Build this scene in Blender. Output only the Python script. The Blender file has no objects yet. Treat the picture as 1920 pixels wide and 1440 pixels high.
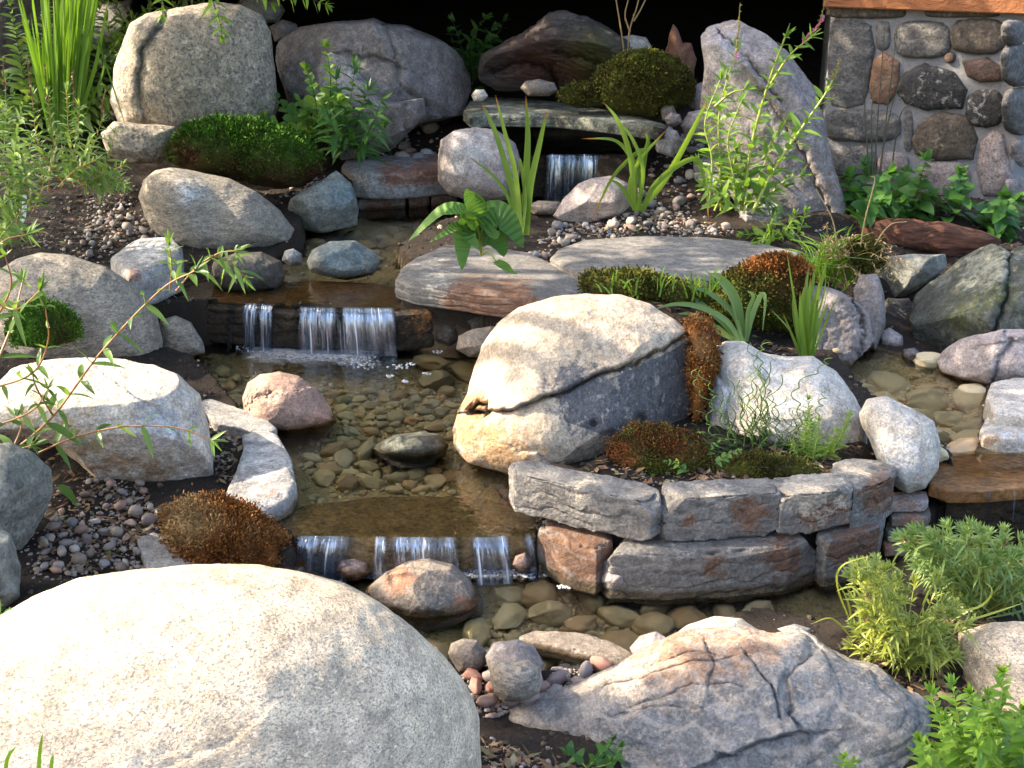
import bpy, bmesh, math, random
import numpy as np
from mathutils import Vector, Matrix

random.seed(7)
S = bpy.context.scene
COL = S.collection
rad = math.radians

# ------------------------------------------------------------------ camera
CAMH, PITCH, LENS = 1.75, 21.0, 42.0
cam = bpy.data.cameras.new("camera")
cam.lens = LENS; cam.sensor_width = 36.0; cam.clip_start = 0.05; cam.clip_end = 400
camo = bpy.data.objects.new("camera", cam); COL.objects.link(camo)
camo.location = (0, 0, CAMH); camo.rotation_euler = (rad(90 - PITCH), 0, 0)
S.camera = camo

# ------------------------------------------------------------------ sun, sky, exposure
SUN = Vector((-0.80, 0.08, 0.60)).normalized()          # direction towards the sun
w = bpy.data.worlds.new("World"); S.world = w; w.use_nodes = True
wn = w.node_tree.nodes; wl = w.node_tree.links
sky = wn.new("ShaderNodeTexSky"); sky.sky_type = 'NISHITA'; sky.sun_disc = False
sky.sun_elevation = math.asin(SUN.z); sky.sun_rotation = math.atan2(SUN.x, SUN.y)
sky.air_density = 1.0; sky.dust_density = 4.0; sky.ozone_density = 0.0
wl.new(sky.outputs[0], wn["Background"].inputs[0]); wn["Background"].inputs[1].default_value = 0.15
sl = bpy.data.lights.new("sun", 'SUN'); sl.energy = 3.05; sl.angle = rad(0.55); sl.color = (1.0, 0.85, 0.64)
so = bpy.data.objects.new("sun", sl); COL.objects.link(so)
so.rotation_euler = SUN.to_track_quat('Z', 'Y').to_euler(); so.location = (-6, 3, 8)
S.view_settings.view_transform = 'Standard'; S.view_settings.look = 'None'
S.view_settings.exposure = 2.36; S.view_settings.gamma = 1.0
S.render.engine = 'CYCLES'
S.cycles.max_bounces = 8; S.cycles.transparent_max_bounces = 16
S.cycles.caustics_reflective = False; S.cycles.caustics_refractive = False
S.cycles.use_denoising = True; S.cycles.sample_clamp_indirect = 4.0

# ------------------------------------------------------------------ picture <-> place
FPX = LENS / 36 * 1920
cp, sp = math.cos(rad(PITCH)), math.sin(rad(PITCH))
FWD = np.array((0, cp, -sp)); UPC = np.array((0, sp, cp)); RGT = np.array((1.0, 0, 0)); EYE = np.array((0, 0, CAMH))
def ray(px, py): return FWD * FPX + RGT * (px - 960) - UPC * (py - 720)
def onz(px, py, z):
    d = ray(px, py); return EYE + d * ((z - CAMH) / d[2])
def ony(px, py, Y):
    d = ray(px, py); return EYE + d * (Y / d[1])
def yd(py, z): return float(onz(960, py, z)[1])
def project(P):
    Q = P - EYE; zc = Q @ FWD
    return 960 + (Q @ RGT) / zc * FPX, 720 - (Q @ UPC) / zc * FPX

# ------------------------------------------------------------------ numpy noise
_rs = np.random.RandomState(11)
_perm = _rs.permutation(256); _perm = np.concatenate([_perm, _perm, _perm])
_grad = _rs.normal(size=(256, 3)); _grad /= np.linalg.norm(_grad, axis=1)[:, None]
def perlin(P):
    P = np.asarray(P, float); i = np.floor(P).astype(int); f = P - i; i &= 255
    u = f * f * f * (f * (f * 6 - 15) + 10); r = np.zeros(len(P))
    for dx in (0, 1):
        for dy in (0, 1):
            for dz in (0, 1):
                h = _perm[_perm[_perm[(i[:, 0] + dx) & 255] + ((i[:, 1] + dy) & 255)] + ((i[:, 2] + dz) & 255)]
                g = _grad[h]; d = f - np.array((dx, dy, dz))
                wt = (u[:, 0] if dx else 1 - u[:, 0]) * (u[:, 1] if dy else 1 - u[:, 1]) * (u[:, 2] if dz else 1 - u[:, 2])
                r += wt * (g * d).sum(1)
    return r * 1.6
def fbm(P, o=4, gain=.5):
    a, s, t = 1.0, np.zeros(len(P)), 0
    for k in range(o):
        s += a * perlin(np.asarray(P) * 2 ** k + k * 17.3); t += a; a *= gain
    return s / t

# ------------------------------------------------------------------ object helpers
def tag(o, label=None, cat=None, group=None, kind=None):
    if label: o["label"] = label
    if cat: o["category"] = cat
    if group: o["group"] = group
    if kind: o["kind"] = kind
    return o
def mesh_np(name, v, faces, mats, smooth=True, attrs=None, mat_idx=None):
    me = bpy.data.meshes.new(name)
    v = np.asarray(v, np.float32)
    if isinstance(faces, np.ndarray):
        k = faces.shape[1]; n = len(faces)
        me.vertices.add(len(v)); me.vertices.foreach_set("co", v.ravel())
        me.loops.add(n * k); me.loops.foreach_set("vertex_index", faces.ravel().astype(np.int32))
        me.polygons.add(n); me.polygons.foreach_set("loop_start", np.arange(0, n * k, k, dtype=np.int32))
        me.update(calc_edges=True); me.validate()
    else:
        me.from_pydata(v.tolist(), [], faces)
    me.polygons.foreach_set("use_smooth", np.full(len(me.polygons), smooth, dtype=bool))
    for m in (mats if isinstance(mats, (list, tuple)) else [mats]): me.materials.append(m)
    if mat_idx is not None: me.polygons.foreach_set("material_index", np.asarray(mat_idx, np.int32))
    for k, a in (attrs or {}).items():
        a = np.asarray(a, np.float32)
        if a.ndim == 1:
            me.attributes.new(k, 'FLOAT', 'POINT').data.foreach_set("value", a)
        else:
            me.attributes.new(k, 'FLOAT_COLOR', 'POINT').data.foreach_set("color", np.hstack([a, np.ones((len(a), 1), np.float32)]).ravel())
    me.update()
    return me
def link(name, me, loc=(0, 0, 0), parent=None):
    o = bpy.data.objects.new(name, me); COL.objects.link(o); o.location = loc
    if parent: o.parent = parent
    return o
def thing(name, loc, label, cat, group=None):
    o = bpy.data.objects.new(name, None); COL.objects.link(o); o.location = loc; o.empty_display_size = .1
    return tag(o, label, cat, group)
_ico = {}
def ico(n):
    if n not in _ico:
        bm = bmesh.new(); bmesh.ops.create_icosphere(bm, subdivisions=n, radius=1)
        _ico[n] = (np.array([x.co[:] for x in bm.verts]), np.array([[x.index for x in f.verts] for f in bm.faces])); bm.free()
    return _ico[n]

# ------------------------------------------------------------------ materials
class NT:
    def __init__(s, name):
        s.m = bpy.data.materials.new(name); s.m.use_nodes = True; s.t = s.m.node_tree; s.t.nodes.clear()
        s.out = s.n("ShaderNodeOutputMaterial")
    def n(s, typ, ins=None, **kw):
        x = s.t.nodes.new(typ)
        for k, v in kw.items(): setattr(x, k, v)
        for k, v in (ins or {}).items():
            if isinstance(v, bpy.types.NodeSocket): s.t.links.new(v, x.inputs[k])
            else: x.inputs[k].default_value = v
        return x
    def noise(s, vec, sc, det=4, rough=.55, dist=0.0):
        return s.n("ShaderNodeTexNoise", {"Vector": vec, "Scale": sc, "Detail": det, "Roughness": rough, "Distortion": dist}).outputs[0]
    def ramp(s, fac, stops, interp='LINEAR'):
        r = s.n("ShaderNodeValToRGB", {"Fac": fac}); e = r.color_ramp; e.interpolation = interp
        while len(e.elements) < len(stops): e.elements.new(.5)
        for el, (p, c) in zip(e.elements, stops):
            el.position = p; el.color = (*c, 1) if isinstance(c, (tuple, list)) else (c, c, c, 1)
        return r.outputs[0]
    def mix(s, fac, a, b, mode='MIX'):
        x = s.n("ShaderNodeMix", data_type='RGBA', blend_type=mode)
        for i, v in ((0, fac), (6, a), (7, b)):
            if isinstance(v, bpy.types.NodeSocket): s.t.links.new(v, x.inputs[i])
            else: x.inputs[i].default_value = v if i == 0 else ((*v, 1) if len(v) == 3 else v)
        return x.outputs[2]
    def math(s, op, a, b=0.0, clamp=False):
        x = s.n("ShaderNodeMath", operation=op, use_clamp=clamp)
        for i, v in ((0, a), (1, b)):
            if isinstance(v, bpy.types.NodeSocket): s.t.links.new(v, x.inputs[i])
            else: x.inputs[i].default_value = v
        return x.outputs[0]
    def attr(s, name, out=2): return s.n("ShaderNodeAttribute", attribute_name=name).outputs[out]
    def coords(s, scale=(1, 1, 1), rot=(0, 0, 0)):
        tc = s.n("ShaderNodeTexCoord"); oi = s.n("ShaderNodeObjectInfo")
        mv = s.n("ShaderNodeVectorMath", {0: tc.outputs["Object"]}, operation='ADD')
        k = s.math('MULTIPLY', oi.outputs["Random"], 37.0); s.t.links.new(k, mv.inputs[1])
        mp = s.n("ShaderNodeMapping", {"Vector": mv.outputs[0], "Scale": scale, "Rotation": rot})
        return mp.outputs[0], oi.outputs["Random"]
    def bump(s, h, st, dist=.01, nrm=None):
        ins = {"Height": h, "Strength": st, "Distance": dist}
        if nrm is not None: ins["Normal"] = nrm
        return s.n("ShaderNodeBump", ins).outputs[0]
    def done(s, shader):
        s.t.links.new(shader, s.out.inputs[0]); return s.m

def rock_mat(name, base, alt, dark=(.06, .06, .065), light=None, sps=110, spk=.5, stA=(.25, .11, .04), stB=(.5, .5, .5),
             squash=(1, 1, 1), rot=(0, 0, 0), rough=.75, bs=.5, patch=3.0, vein=0.0, lichen=0.0, wetc=(.42, .33, .2)):
    t = NT(name); P, rnd = t.coords(squash, rot)
    big = t.ramp(t.noise(P, patch, 5, .6), [(.36, 0.), (.64, 1.)])
    c = t.mix(big, base, alt)
    mid = t.ramp(t.noise(P, patch * 6, 6, .7), [(.32, .48), (.68, 1.42)])
    c = t.mix(.9, c, mid, 'MULTIPLY')
    sp_ = t.noise(P, sps, 3, .65)
    brk = t.noise(P, 22, 6, .75)
    for nm, col in (("stA", stA), ("stB", stB)):
        a = t.attr(nm)
        f = t.ramp(t.math('ADD', a, t.math('MULTIPLY', t.math('SUBTRACT', brk, .5), 2.2)), [(.34, 0.), (.58, 1.)])
        f = t.math('MULTIPLY', f, t.math('MULTIPLY', t.ramp(a, [(.02, 0.), (.25, 1.)]), .88))
        cc = t.mix(.8, col, t.mix(.4, mid, sp_, 'OVERLAY'), 'MULTIPLY')
        c = t.mix(f, c, cc)
    c = t.mix(t.math('MULTIPLY', t.ramp(sp_, [(.51, 0.), (.60, 1.)]), spk), c, dark)
    sp2 = t.noise(P, sps * .43, 4, .7, .4)
    lt = light or tuple(min(1, x * 1.45 + .04) for x in base)
    c = t.mix(t.math('MULTIPLY', t.ramp(sp2, [(.56, 0.), (.66, 1.)]), spk * .9), c, lt)
    c = t.mix(t.math('MULTIPLY', t.ramp(t.noise(P, sps * .3, 5, .75), [(.58, 0.), (.7, 1.)]), spk * .5), c, dark)
    c = t.mix(.75, c, t.ramp(t.noise(P, sps * 1.7, 3, .7), [(.36, .62), (.64, 1.32)]), 'MULTIPLY')
    if vein:
        wv = t.n("ShaderNodeTexWave", {"Vector": P, "Scale": 5.0, "Distortion": 9.0, "Detail": 5.0, "Detail Scale": 1.6}, wave_type='BANDS', bands_direction='Z')
        c = t.mix(t.math('MULTIPLY', t.ramp(wv.outputs[1], [(.86, 0.), (.97, 1.)]), vein), c, lt)
        c = t.mix(t.math('MULTIPLY', t.ramp(wv.outputs[1], [(.02, 1.), (.16, 0.)]), vein), c, dark)
    if lichen:
        l = t.ramp(t.noise(P, 9, 8, .75), [(.55, 0.), (.62, 1.)])
        c = t.mix(t.math('MULTIPLY', l, lichen), c, stB)
    wet = t.attr("wet")
    c = t.mix(wet, c, t.mix(1.0, c, wetc, 'MULTIPLY'))
    r = t.n("ShaderNodeMapRange", {0: wet, 1: 0.0, 2: 1.0, 3: rough, 4: .18}).outputs[0]
    h = t.math('ADD', t.math('MULTIPLY', t.noise(P, 14, 9, .74), 1.7), t.math('MULTIPLY', sp_, .4))
    nb = t.bump(h, min(1, bs * 1.3), .016)
    b = t.n("ShaderNodeBsdfPrincipled", {"Base Color": c, "Roughness": r, "Normal": nb, "Specular IOR Level": .35})
    return t.done(b.outputs[0])

M = {}
M['granite_light'] = rock_mat('pale_granite', (.60, .475, .335), (.50, .41, .30), (.16, .14, .13), stA=(.50, .34, .21), stB=(.36, .36, .37), sps=165, spk=.75, squash=(1, 1, 1.9), rot=(.3, .5, 0), patch=2.2, bs=.35)
M['granite_grey'] = rock_mat('speckled_granite', (.33, .28, .21), (.25, .215, .17), (.055, .055, .07), (.60, .53, .42), sps=55, spk=.7, bs=.45, stA=(.40, .26, .12))
M['granite_tan'] = rock_mat('tan_granite', (.31, .27, .215), (.25, .22, .18), (.06, .06, .07), sps=75, spk=.6, squash=(1, 1, 2.5), rot=(.2, .5, 0), bs=.4)
M['white_stone'] = rock_mat('white_weathered_stone', (.56, .50, .43), (.47, .42, .36), (.22, .20, .18), sps=90, spk=.45, stA=(.36, .21, .09), stB=(.42, .44, .47), bs=.55, patch=4)
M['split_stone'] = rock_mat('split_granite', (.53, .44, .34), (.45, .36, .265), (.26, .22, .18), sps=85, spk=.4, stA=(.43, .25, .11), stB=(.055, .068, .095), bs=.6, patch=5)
M['grey_blue'] = rock_mat('blue_grey_stone', (.33, .325, .32), (.26, .25, .245), (.10, .11, .13), sps=95, spk=.35, stA=(.23, .09, .04), stB=(.55, .54, .53), bs=.6, patch=4, vein=.18)
M['limestone'] = rock_mat('ashlar_limestone', (.22, .208, .195), (.15, .14, .13), (.10, .10, .11), sps=80, spk=.3, stA=(.165, .075, .036), stB=(.48, .42, .34), bs=.75, patch=5, vein=.2)
M['slab'] = rock_mat('pale_slab_stone', (.22, .208, .195), (.165, .157, .148), (.09, .085, .085), sps=60, spk=.3, stA=(.20, .09, .045), stB=(.5, .49, .46), squash=(1, 1.3, 1.8), bs=.7, patch=5, vein=.28)
M['purple'] = rock_mat('mauve_grey_stone', (.245, .213, .205), (.19, .165, .155), (.09, .09, .10), sps=60, spk=.4, stA=(.16, .10, .06), stB=(.38, .35, .35), bs=.55, lichen=.2)
M['dark_green'] = rock_mat('dark_mossy_stone', (.10, .105, .085), (.065, .07, .055), (.03, .03, .03), (.30, .30, .24), sps=45, spk=.4, stA=(.10, .11, .03), stB=(.26, .27, .22), bs=.7, lichen=.35)
M['green_grey'] = rock_mat('green_grey_stone', (.22, .225, .20), (.155, .16, .14), (.05, .06, .06), sps=60, spk=.4, stA=(.20, .13, .05), stB=(.13, .18, .20), bs=.6, vein=.2)
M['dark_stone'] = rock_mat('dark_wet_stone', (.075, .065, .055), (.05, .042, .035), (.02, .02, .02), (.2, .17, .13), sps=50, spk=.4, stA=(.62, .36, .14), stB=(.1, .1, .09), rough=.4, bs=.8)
M['pink'] = rock_mat('pink_granite', (.37, .235, .18), (.30, .22, .185), (.14, .10, .09), sps=95, spk=.4, stA=(.30, .12, .05), stB=(.30, .27, .25), bs=.4)
M['brown'] = rock_mat('brown_banded_stone', (.235, .19, .15), (.17, .145, .125), (.06, .06, .06), sps=100, spk=.4, stA=(.31, .14, .08), stB=(.075, .08, .085), bs=.4, patch=5)
M['pink_grey'] = rock_mat('pinkish_grey_stone', (.42, .35, .32), (.36, .31, .30), (.15, .14, .15), sps=80, spk=.4, stA=(.33, .19, .12), stB=(.42, .42, .42), bs=.6)
M['ledge'] = rock_mat('ledge_rock', (.42, .36, .305), (.33, .305, .285), (.12, .12, .13), sps=85, spk=.4, stA=(.40, .24, .15), stB=(.19, .205, .225), bs=1.0, patch=5, vein=.25)  # stB carries the bluish shade of the front face
M['sill'] = rock_mat('submerged_sill_stone', (.34, .235, .115), (.24, .165, .08), (.05, .035, .02), sps=50, spk=.4, stA=(.30, .19, .07), stB=(.1, .08, .05), bs=.6, squash=(1, 1, 1), wetc=(.9, .85, .8))
M['orange_slab'] = rock_mat('orange_wet_slab', (.30, .15, .045), (.20, .09, .03), (.09, .045, .02), (.45, .27, .10), sps=30, spk=.4, squash=(1, 2, 1), rough=.28, bs=.5, wetc=(.8, .75, .7))

def wood_mat(name, a, b, stA=(.10, .035, .02), rot=(0, 0, 0), sc=(1, 12, 12), rough=.85):
    t = NT(name); P, r = t.coords(sc, rot)
    f = t.noise(P, 2.2, 8, .72, .6); c = t.mix(t.ramp(f, [(.35, 0.), (.65, 1.)]), a, b)
    c = t.mix(t.math('MULTIPLY', t.attr("stA"), .9), c, stA)
    c = t.mix(t.math('MULTIPLY', t.attr("stB"), .9), c, (.075, .085, .012))
    n = t.bump(f, .9, .03)
    return t.done(t.n("ShaderNodeBsdfPrincipled", {"Base Color": c, "Roughness": rough, "Normal": n, "Specular IOR Level": .2}).outputs[0])
M['old_wood'] = wood_mat('weathered_stump_wood', (.025, .021, .02), (.085, .073, .068), (.085, .028, .015), rot=(0, rad(30), 0), sc=(1.2, 10, 14))
M['red_wood'] = wood_mat('reddish_driftwood', (.10, .045, .028), (.19, .10, .065), sc=(8, 8, 1.2))
M['rot_wood'] = wood_mat('rotten_log_wood', (.035, .02, .014), (.13, .055, .035), sc=(1, 9, 9))
M['beam_wood'] = wood_mat('stained_beam_wood', (.22, .085, .035), (.27, .105, .04), sc=(.6, 9, 9), rough=.5)
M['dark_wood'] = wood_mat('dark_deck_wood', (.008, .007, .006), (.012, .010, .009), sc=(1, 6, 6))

def leaf_mat(name, a, b, tip=None, trans=.45, rough=.42, tr=None):
    t = NT(name); v = t.attr("tint"); g = t.attr("along")
    c = t.mix(v, a, b)
    if tip: c = t.mix(t.ramp(g, [(.86, 0.), (.97, 1.)]), c, tip)
    p = t.n("ShaderNodeBsdfPrincipled", {"Base Color": c, "Roughness": rough, "Specular IOR Level": .4})
    tl = t.n("ShaderNodeBsdfTranslucent", {"Color": t.mix(1.0, c, tr or (1.35, 1.25, .6), 'MULTIPLY')})
    return t.done(t.n("ShaderNodeMixShader", {0: trans, 1: p.outputs[0], 2: tl.outputs[0]}).outputs[0])
M['iris'] = leaf_mat('iris_leaf', (.12, .22, .03), (.20, .32, .05), (.30, .10, .02))
M['iris_blue'] = leaf_mat('blue_green_strap_leaf', (.16, .27, .10), (.27, .40, .15))
M['reed'] = leaf_mat('tall_grass_blade', (.085, .19, .02), (.17, .32, .035))
M['loose'] = leaf_mat('loosestrife_leaf', (.10, .21, .035), (.22, .36, .06))
M['willow'] = leaf_mat('willow_leaf', (.065, .14, .035), (.15, .26, .06))
def ribbed():
    m = leaf_mat('heart_leaf', (.055, .15, .03), (.13, .27, .045), rough=.5); nt = m.node_tree
    a = nt.nodes.new('ShaderNodeAttribute'); a.attribute_name = 'along'; k = nt.nodes.new('ShaderNodeMath'); k.operation = 'MULTIPLY'; k.inputs[1].default_value = 75; q = nt.nodes.new('ShaderNodeMath'); q.operation = 'SINE'; b = nt.nodes.new('ShaderNodeBump'); b.inputs['Strength'].default_value = .6; b.inputs['Distance'].default_value = .003
    nt.links.new(a.outputs[2], k.inputs[0]); nt.links.new(k.outputs[0], q.inputs[0]); nt.links.new(q.outputs[0], b.inputs['Height'])
    for n in nt.nodes:
        if n.type == 'BSDF_PRINCIPLED': nt.links.new(b.outputs[0], n.inputs['Normal'])
    return m
M['big_leaf'] = ribbed() #('heart_leaf', (.07, .19, .035), (.15, .30, .05))
M['shade_leaf'] = leaf_mat('shade_leaf', (.04, .12, .025), (.085, .20, .04))
M['grey_leaf'] = leaf_mat('grey_green_leaf', (.11, .22, .05), (.23, .35, .10))
M['columbine'] = leaf_mat('rounded_leaf', (.08, .20, .06), (.24, .38, .06))
M['lavender'] = leaf_mat('lavender_leaf', (.16, .23, .08), (.34, .38, .07))
M['lavender_grey'] = leaf_mat('lavender_grey_leaf', (.13, .22, .07), (.23, .33, .11))
M['bright_leaf'] = leaf_mat('fresh_leaf', (.10, .22, .025), (.22, .36, .045))
M['rush'] = leaf_mat('rush_stem', (.065, .13, .03), (.13, .21, .045), trans=.15)
M['spurge'] = leaf_mat('spurge_leaf', (.13, .25, .05), (.27, .37, .07))
M['straw'] = leaf_mat('dry_straw', (.30, .20, .09), (.45, .33, .16), trans=.2)
M['stem_tan'] = leaf_mat('tan_stem', (.30, .14, .045), (.36, .18, .06), trans=.05)
M['stem_green'] = leaf_mat('green_stem', (.19, .25, .05), (.32, .36, .09), trans=.05)
M['stem_dark'] = leaf_mat('dark_stem', (.035, .04, .02), (.06, .055, .03), trans=.05)
M['flower'] = leaf_mat('pink_petal', (.55, .10, .28), (.65, .18, .38), trans=.3, tr=(1.2, 1, 1))
M['spike'] = leaf_mat('seed_spike', (.14, .14, .04), (.30, .24, .09), trans=.2)
M['spike_brown'] = leaf_mat('brown_seed_spike', (.10, .055, .025), (.20, .11, .05), trans=.1)
M['canopy'] = leaf_mat('tree_leaf', (.06, .12, .025), (.10, .18, .035), trans=.3)
def moss_mat(name, a, b, c2):
    t = NT(name); P, r = t.coords()
    f = t.ramp(t.noise(P, 16, 4, .6), [(.38, 0.), (.62, 1.)])
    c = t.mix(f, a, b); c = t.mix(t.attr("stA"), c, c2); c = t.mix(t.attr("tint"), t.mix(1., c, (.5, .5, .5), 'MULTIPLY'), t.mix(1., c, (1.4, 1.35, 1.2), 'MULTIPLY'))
    p = t.n("ShaderNodeBsdfPrincipled", {"Base Color": c, "Roughness": .85, "Specular IOR Level": .15})
    return t.done(p.outputs[0])
M['moss_green'] = moss_mat('green_cushion_moss', (.085, .215, .016), (.045, .115, .014), (.07, .028, .015))
M['moss_olive'] = moss_mat('olive_moss', (.10, .105, .018), (.065, .055, .016), (.12, .13, .02))
M['moss_orange'] = moss_mat('rust_brown_moss', (.30, .115, .028), (.19, .075, .022), (.36, .24, .11))
M['moss_red'] = moss_mat('red_brown_moss', (.15, .045, .016), (.06, .05, .014), (.10, .115, .02))

# bark, soil, water
def soil_mat():
    t = NT('garden_soil'); tc = t.n("ShaderNodeTexCoord"); P = tc.outputs["Object"]
    n1 = t.noise(P, 7, 6, .7); n2 = t.noise(P, 90, 5, .75); n3 = t.noise(P, 34, 5, .7)
    c = t.mix(t.ramp(n1, [(.35, 0.), (.65, 1.)]), (.022, .017, .0145), (.046, .035, .028))
    c = t.mix(t.ramp(n2, [(.60, 0.), (.72, 1.)]), c, (.15, .11, .08))
    bed = t.mix(t.ramp(n3, [(.35, 0.), (.65, 1.)]), (.44, .34, .18), (.64, .51, .30))
    bed = t.mix(t.ramp(n2, [(.5, 0.), (.7, 1.)]), bed, (.12, .08, .03))
    c = t.mix(t.attr("bed"), c, bed)
    c = t.mix(t.attr("face"), c, (.035, .027, .02))
    h = t.math('ADD', t.math('MULTIPLY', n3, .8), n2)
    b = t.n("ShaderNodeBsdfPrincipled", {"Base Color": c, "Roughness": .9, "Normal": t.bump(h, .9, .02), "Specular IOR Level": .2})
    return t.done(b.outputs[0])
M['soil'] = soil_mat()
def water_mat(name, tint, sc, st, flow=(1, 1, 1)):
    t = NT(name); tc = t.n("ShaderNodeTexCoord")
    mp = t.n("ShaderNodeMapping", {"Vector": tc.outputs["Object"], "Scale": flow}).outputs[0]
    h = t.math('ADD', t.noise(mp, sc, 3, .55, .6), t.math('MULTIPLY', t.noise(mp, sc * 3.3, 2, .5), .25))
    nb = t.bump(h, st, .02)
    fr = t.n("ShaderNodeFresnel", {"IOR": 1.33, "Normal": nb}).outputs[0]
    tr = t.n("ShaderNodeBsdfTransparent", {"Color": (*tint, 1)})
    gl = t.n("ShaderNodeBsdfGlossy", {"Color": (1, 1, 1, 1), "Roughness": .03, "Normal": nb})
    return t.done(t.n("ShaderNodeMixShader", {0: fr, 1: tr.outputs[0], 2: gl.outputs[0]}).outputs[0])
M['water'] = water_mat('clear_pool_water', (.96, .93, .81), 9, .25)
M['water_flow'] = water_mat('flowing_water', (.9, .82, .6), 14, .5, (1, .5, 1))
def fall_mat():
    t = NT('falling_water'); uv = t.attr("fuv", 1)
    mp = t.n("ShaderNodeMapping", {"Vector": uv, "Scale": (1, .13, 1)}).outputs[0]; mq = t.n("ShaderNodeMapping", {"Vector": uv, "Scale": (1, .05, 1)}).outputs[0]
    n1 = t.noise(mp, 22, 4, .6, .3); n2 = t.noise(mq, 75, 2, .5); st = t.attr("flow")
    sheet = t.math('MULTIPLY', t.ramp(t.math('ADD', n1, t.math('MULTIPLY', st, .22)), [(.48, 0.), (.70, 1.)]), st)
    streak = t.math('MULTIPLY', t.ramp(t.math('ADD', n2, t.math('MULTIPLY', t.math('SUBTRACT', n1, .5), .35)), [(.60, 0.), (.72, 1.)]), sheet)
    nb = t.bump(t.math('ADD', n1, n2), .4, .02)
    gl = t.n("ShaderNodeBsdfGlossy", {"Color": (.75, .85, 1, 1), "Roughness": .15, "Normal": nb})
    tr = t.n("ShaderNodeBsdfTransparent", {"Color": (.62, .68, .78, 1)})
    df = t.n("ShaderNodeBsdfDiffuse", {"Color": (.20, .26, .38, 1)}); tl = t.n("ShaderNodeBsdfTranslucent", {"Color": (.20, .26, .38, 1)})  # bluish diffuse colour painted in for the sky's reflection
    body = t.n("ShaderNodeMixShader", {0: .5, 1: df.outputs[0], 2: tl.outputs[0]}); body = t.n("ShaderNodeMixShader", {0: .45, 1: body.outputs[0], 2: gl.outputs[0]})
    wh = t.n("ShaderNodeBsdfDiffuse", {"Color": (.80, .84, .92, 1)})
    a = t.n("ShaderNodeMixShader", {0: t.math('MULTIPLY', sheet, .72), 1: tr.outputs[0], 2: body.outputs[0]})
    b = t.n("ShaderNodeMixShader", {0: t.math('MULTIPLY', streak, .85), 1: a.outputs[0], 2: wh.outputs[0]})
    clear = t.n("ShaderNodeBsdfTransparent", {"Color": (1, 1, 1, 1)}); gate = t.ramp(st, [(.02, 0.), (.12, 1.)])
    return t.done(t.n("ShaderNodeMixShader", {0: gate, 1: clear.outputs[0], 2: b.outputs[0]}).outputs[0])
M['fall'] = fall_mat()
def simple(name, col, rough=.6, spec=.4):
    t = NT(name); return t.done(t.n("ShaderNodeBsdfPrincipled", {"Base Color": (*col, 1), "Roughness": rough, "Specular IOR Level": spec}).outputs[0])
M['foam'] = simple('foam_bubble', (.5, .52, .55), .2, .6)
def froth():
    t = NT('froth'); P, r = t.coords(); n = t.noise(P, 60, 6, .75, .3); v = t.n("ShaderNodeTexVoronoi", {"Vector": P, "Scale": 140.0}).outputs[0]
    a = t.math('MULTIPLY', t.ramp(t.math('ADD', t.attr("flow"), t.math('SUBTRACT', n, .55)), [(.25, 0.), (.75, 1.)]), .8)
    d = t.n("ShaderNodeBsdfPrincipled", {"Base Color": (.62, .64, .67, 1), "Roughness": .35, "Normal": t.bump(t.math('ADD', v, n), .8, .01)})
    return t.done(t.n("ShaderNodeMixShader", {0: a, 1: t.n("ShaderNodeBsdfTransparent").outputs[0], 2: d.outputs[0]}).outputs[0])
M['froth'] = froth()
def pebble_mat(name, stops, mult=1.0, attr=False, rough=.6):
    t = NT(name); P, rnd = t.coords()
    c = t.ramp(t.attr("shade") if attr else rnd, stops)
    c = t.mix(.8, c, t.ramp(t.noise(P, 45, 5, .7), [(.3, .6), (.7, 1.3)]), 'MULTIPLY')
    c = t.mix(t.math('MULTIPLY', t.ramp(t.noise(P, 190, 3, .6), [(.56, 0.), (.64, 1.)]), .45), c, (.07, .06, .055))
    n = t.bump(t.noise(P, 80, 5, .7), .35, .006)
    return t.done(t.n("ShaderNodeBsdfPrincipled", {"Base Color": c, "Roughness": rough, "Normal": n, "Specular IOR Level": .4}).outputs[0])
BANK = [(.0, (.20, .20, .21)), (.16, (.33, .27, .20)), (.3, (.16, .165, .18)), (.42, (.28, .17, .13)), (.55, (.38, .34, .29)), (.68, (.19, .14, .11)), (.8, (.26, .26, .26)), (.9, (.34, .20, .15)), (1., (.48, .45, .40))]
BED = [(.0, (.46, .38, .22)), (.2, (.56, .46, .28)), (.35, (.28, .24, .15)), (.6, (.60, .50, .31)), (.8, (.48, .31, .16)), (1., (.50, .46, .34))]
RED = [(.0, (.34, .15, .11)), (.25, (.25, .21, .19)), (.45, (.40, .22, .16)), (.6, (.17, .15, .16)), (.8, (.42, .36, .32)), (1., (.30, .14, .10))]
M['pebble'] = pebble_mat('bank_pebble', BANK)
M['cobble'] = pebble_mat('submerged_cobble', BED, rough=.5)
M['red_pebble'] = pebble_mat('reddish_pebble', RED)
M['gravel'] = pebble_mat('gravel_bits', BANK, attr=True)
M['bed_gravel'] = pebble_mat('bed_gravel_bits', BED, attr=True)

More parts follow.
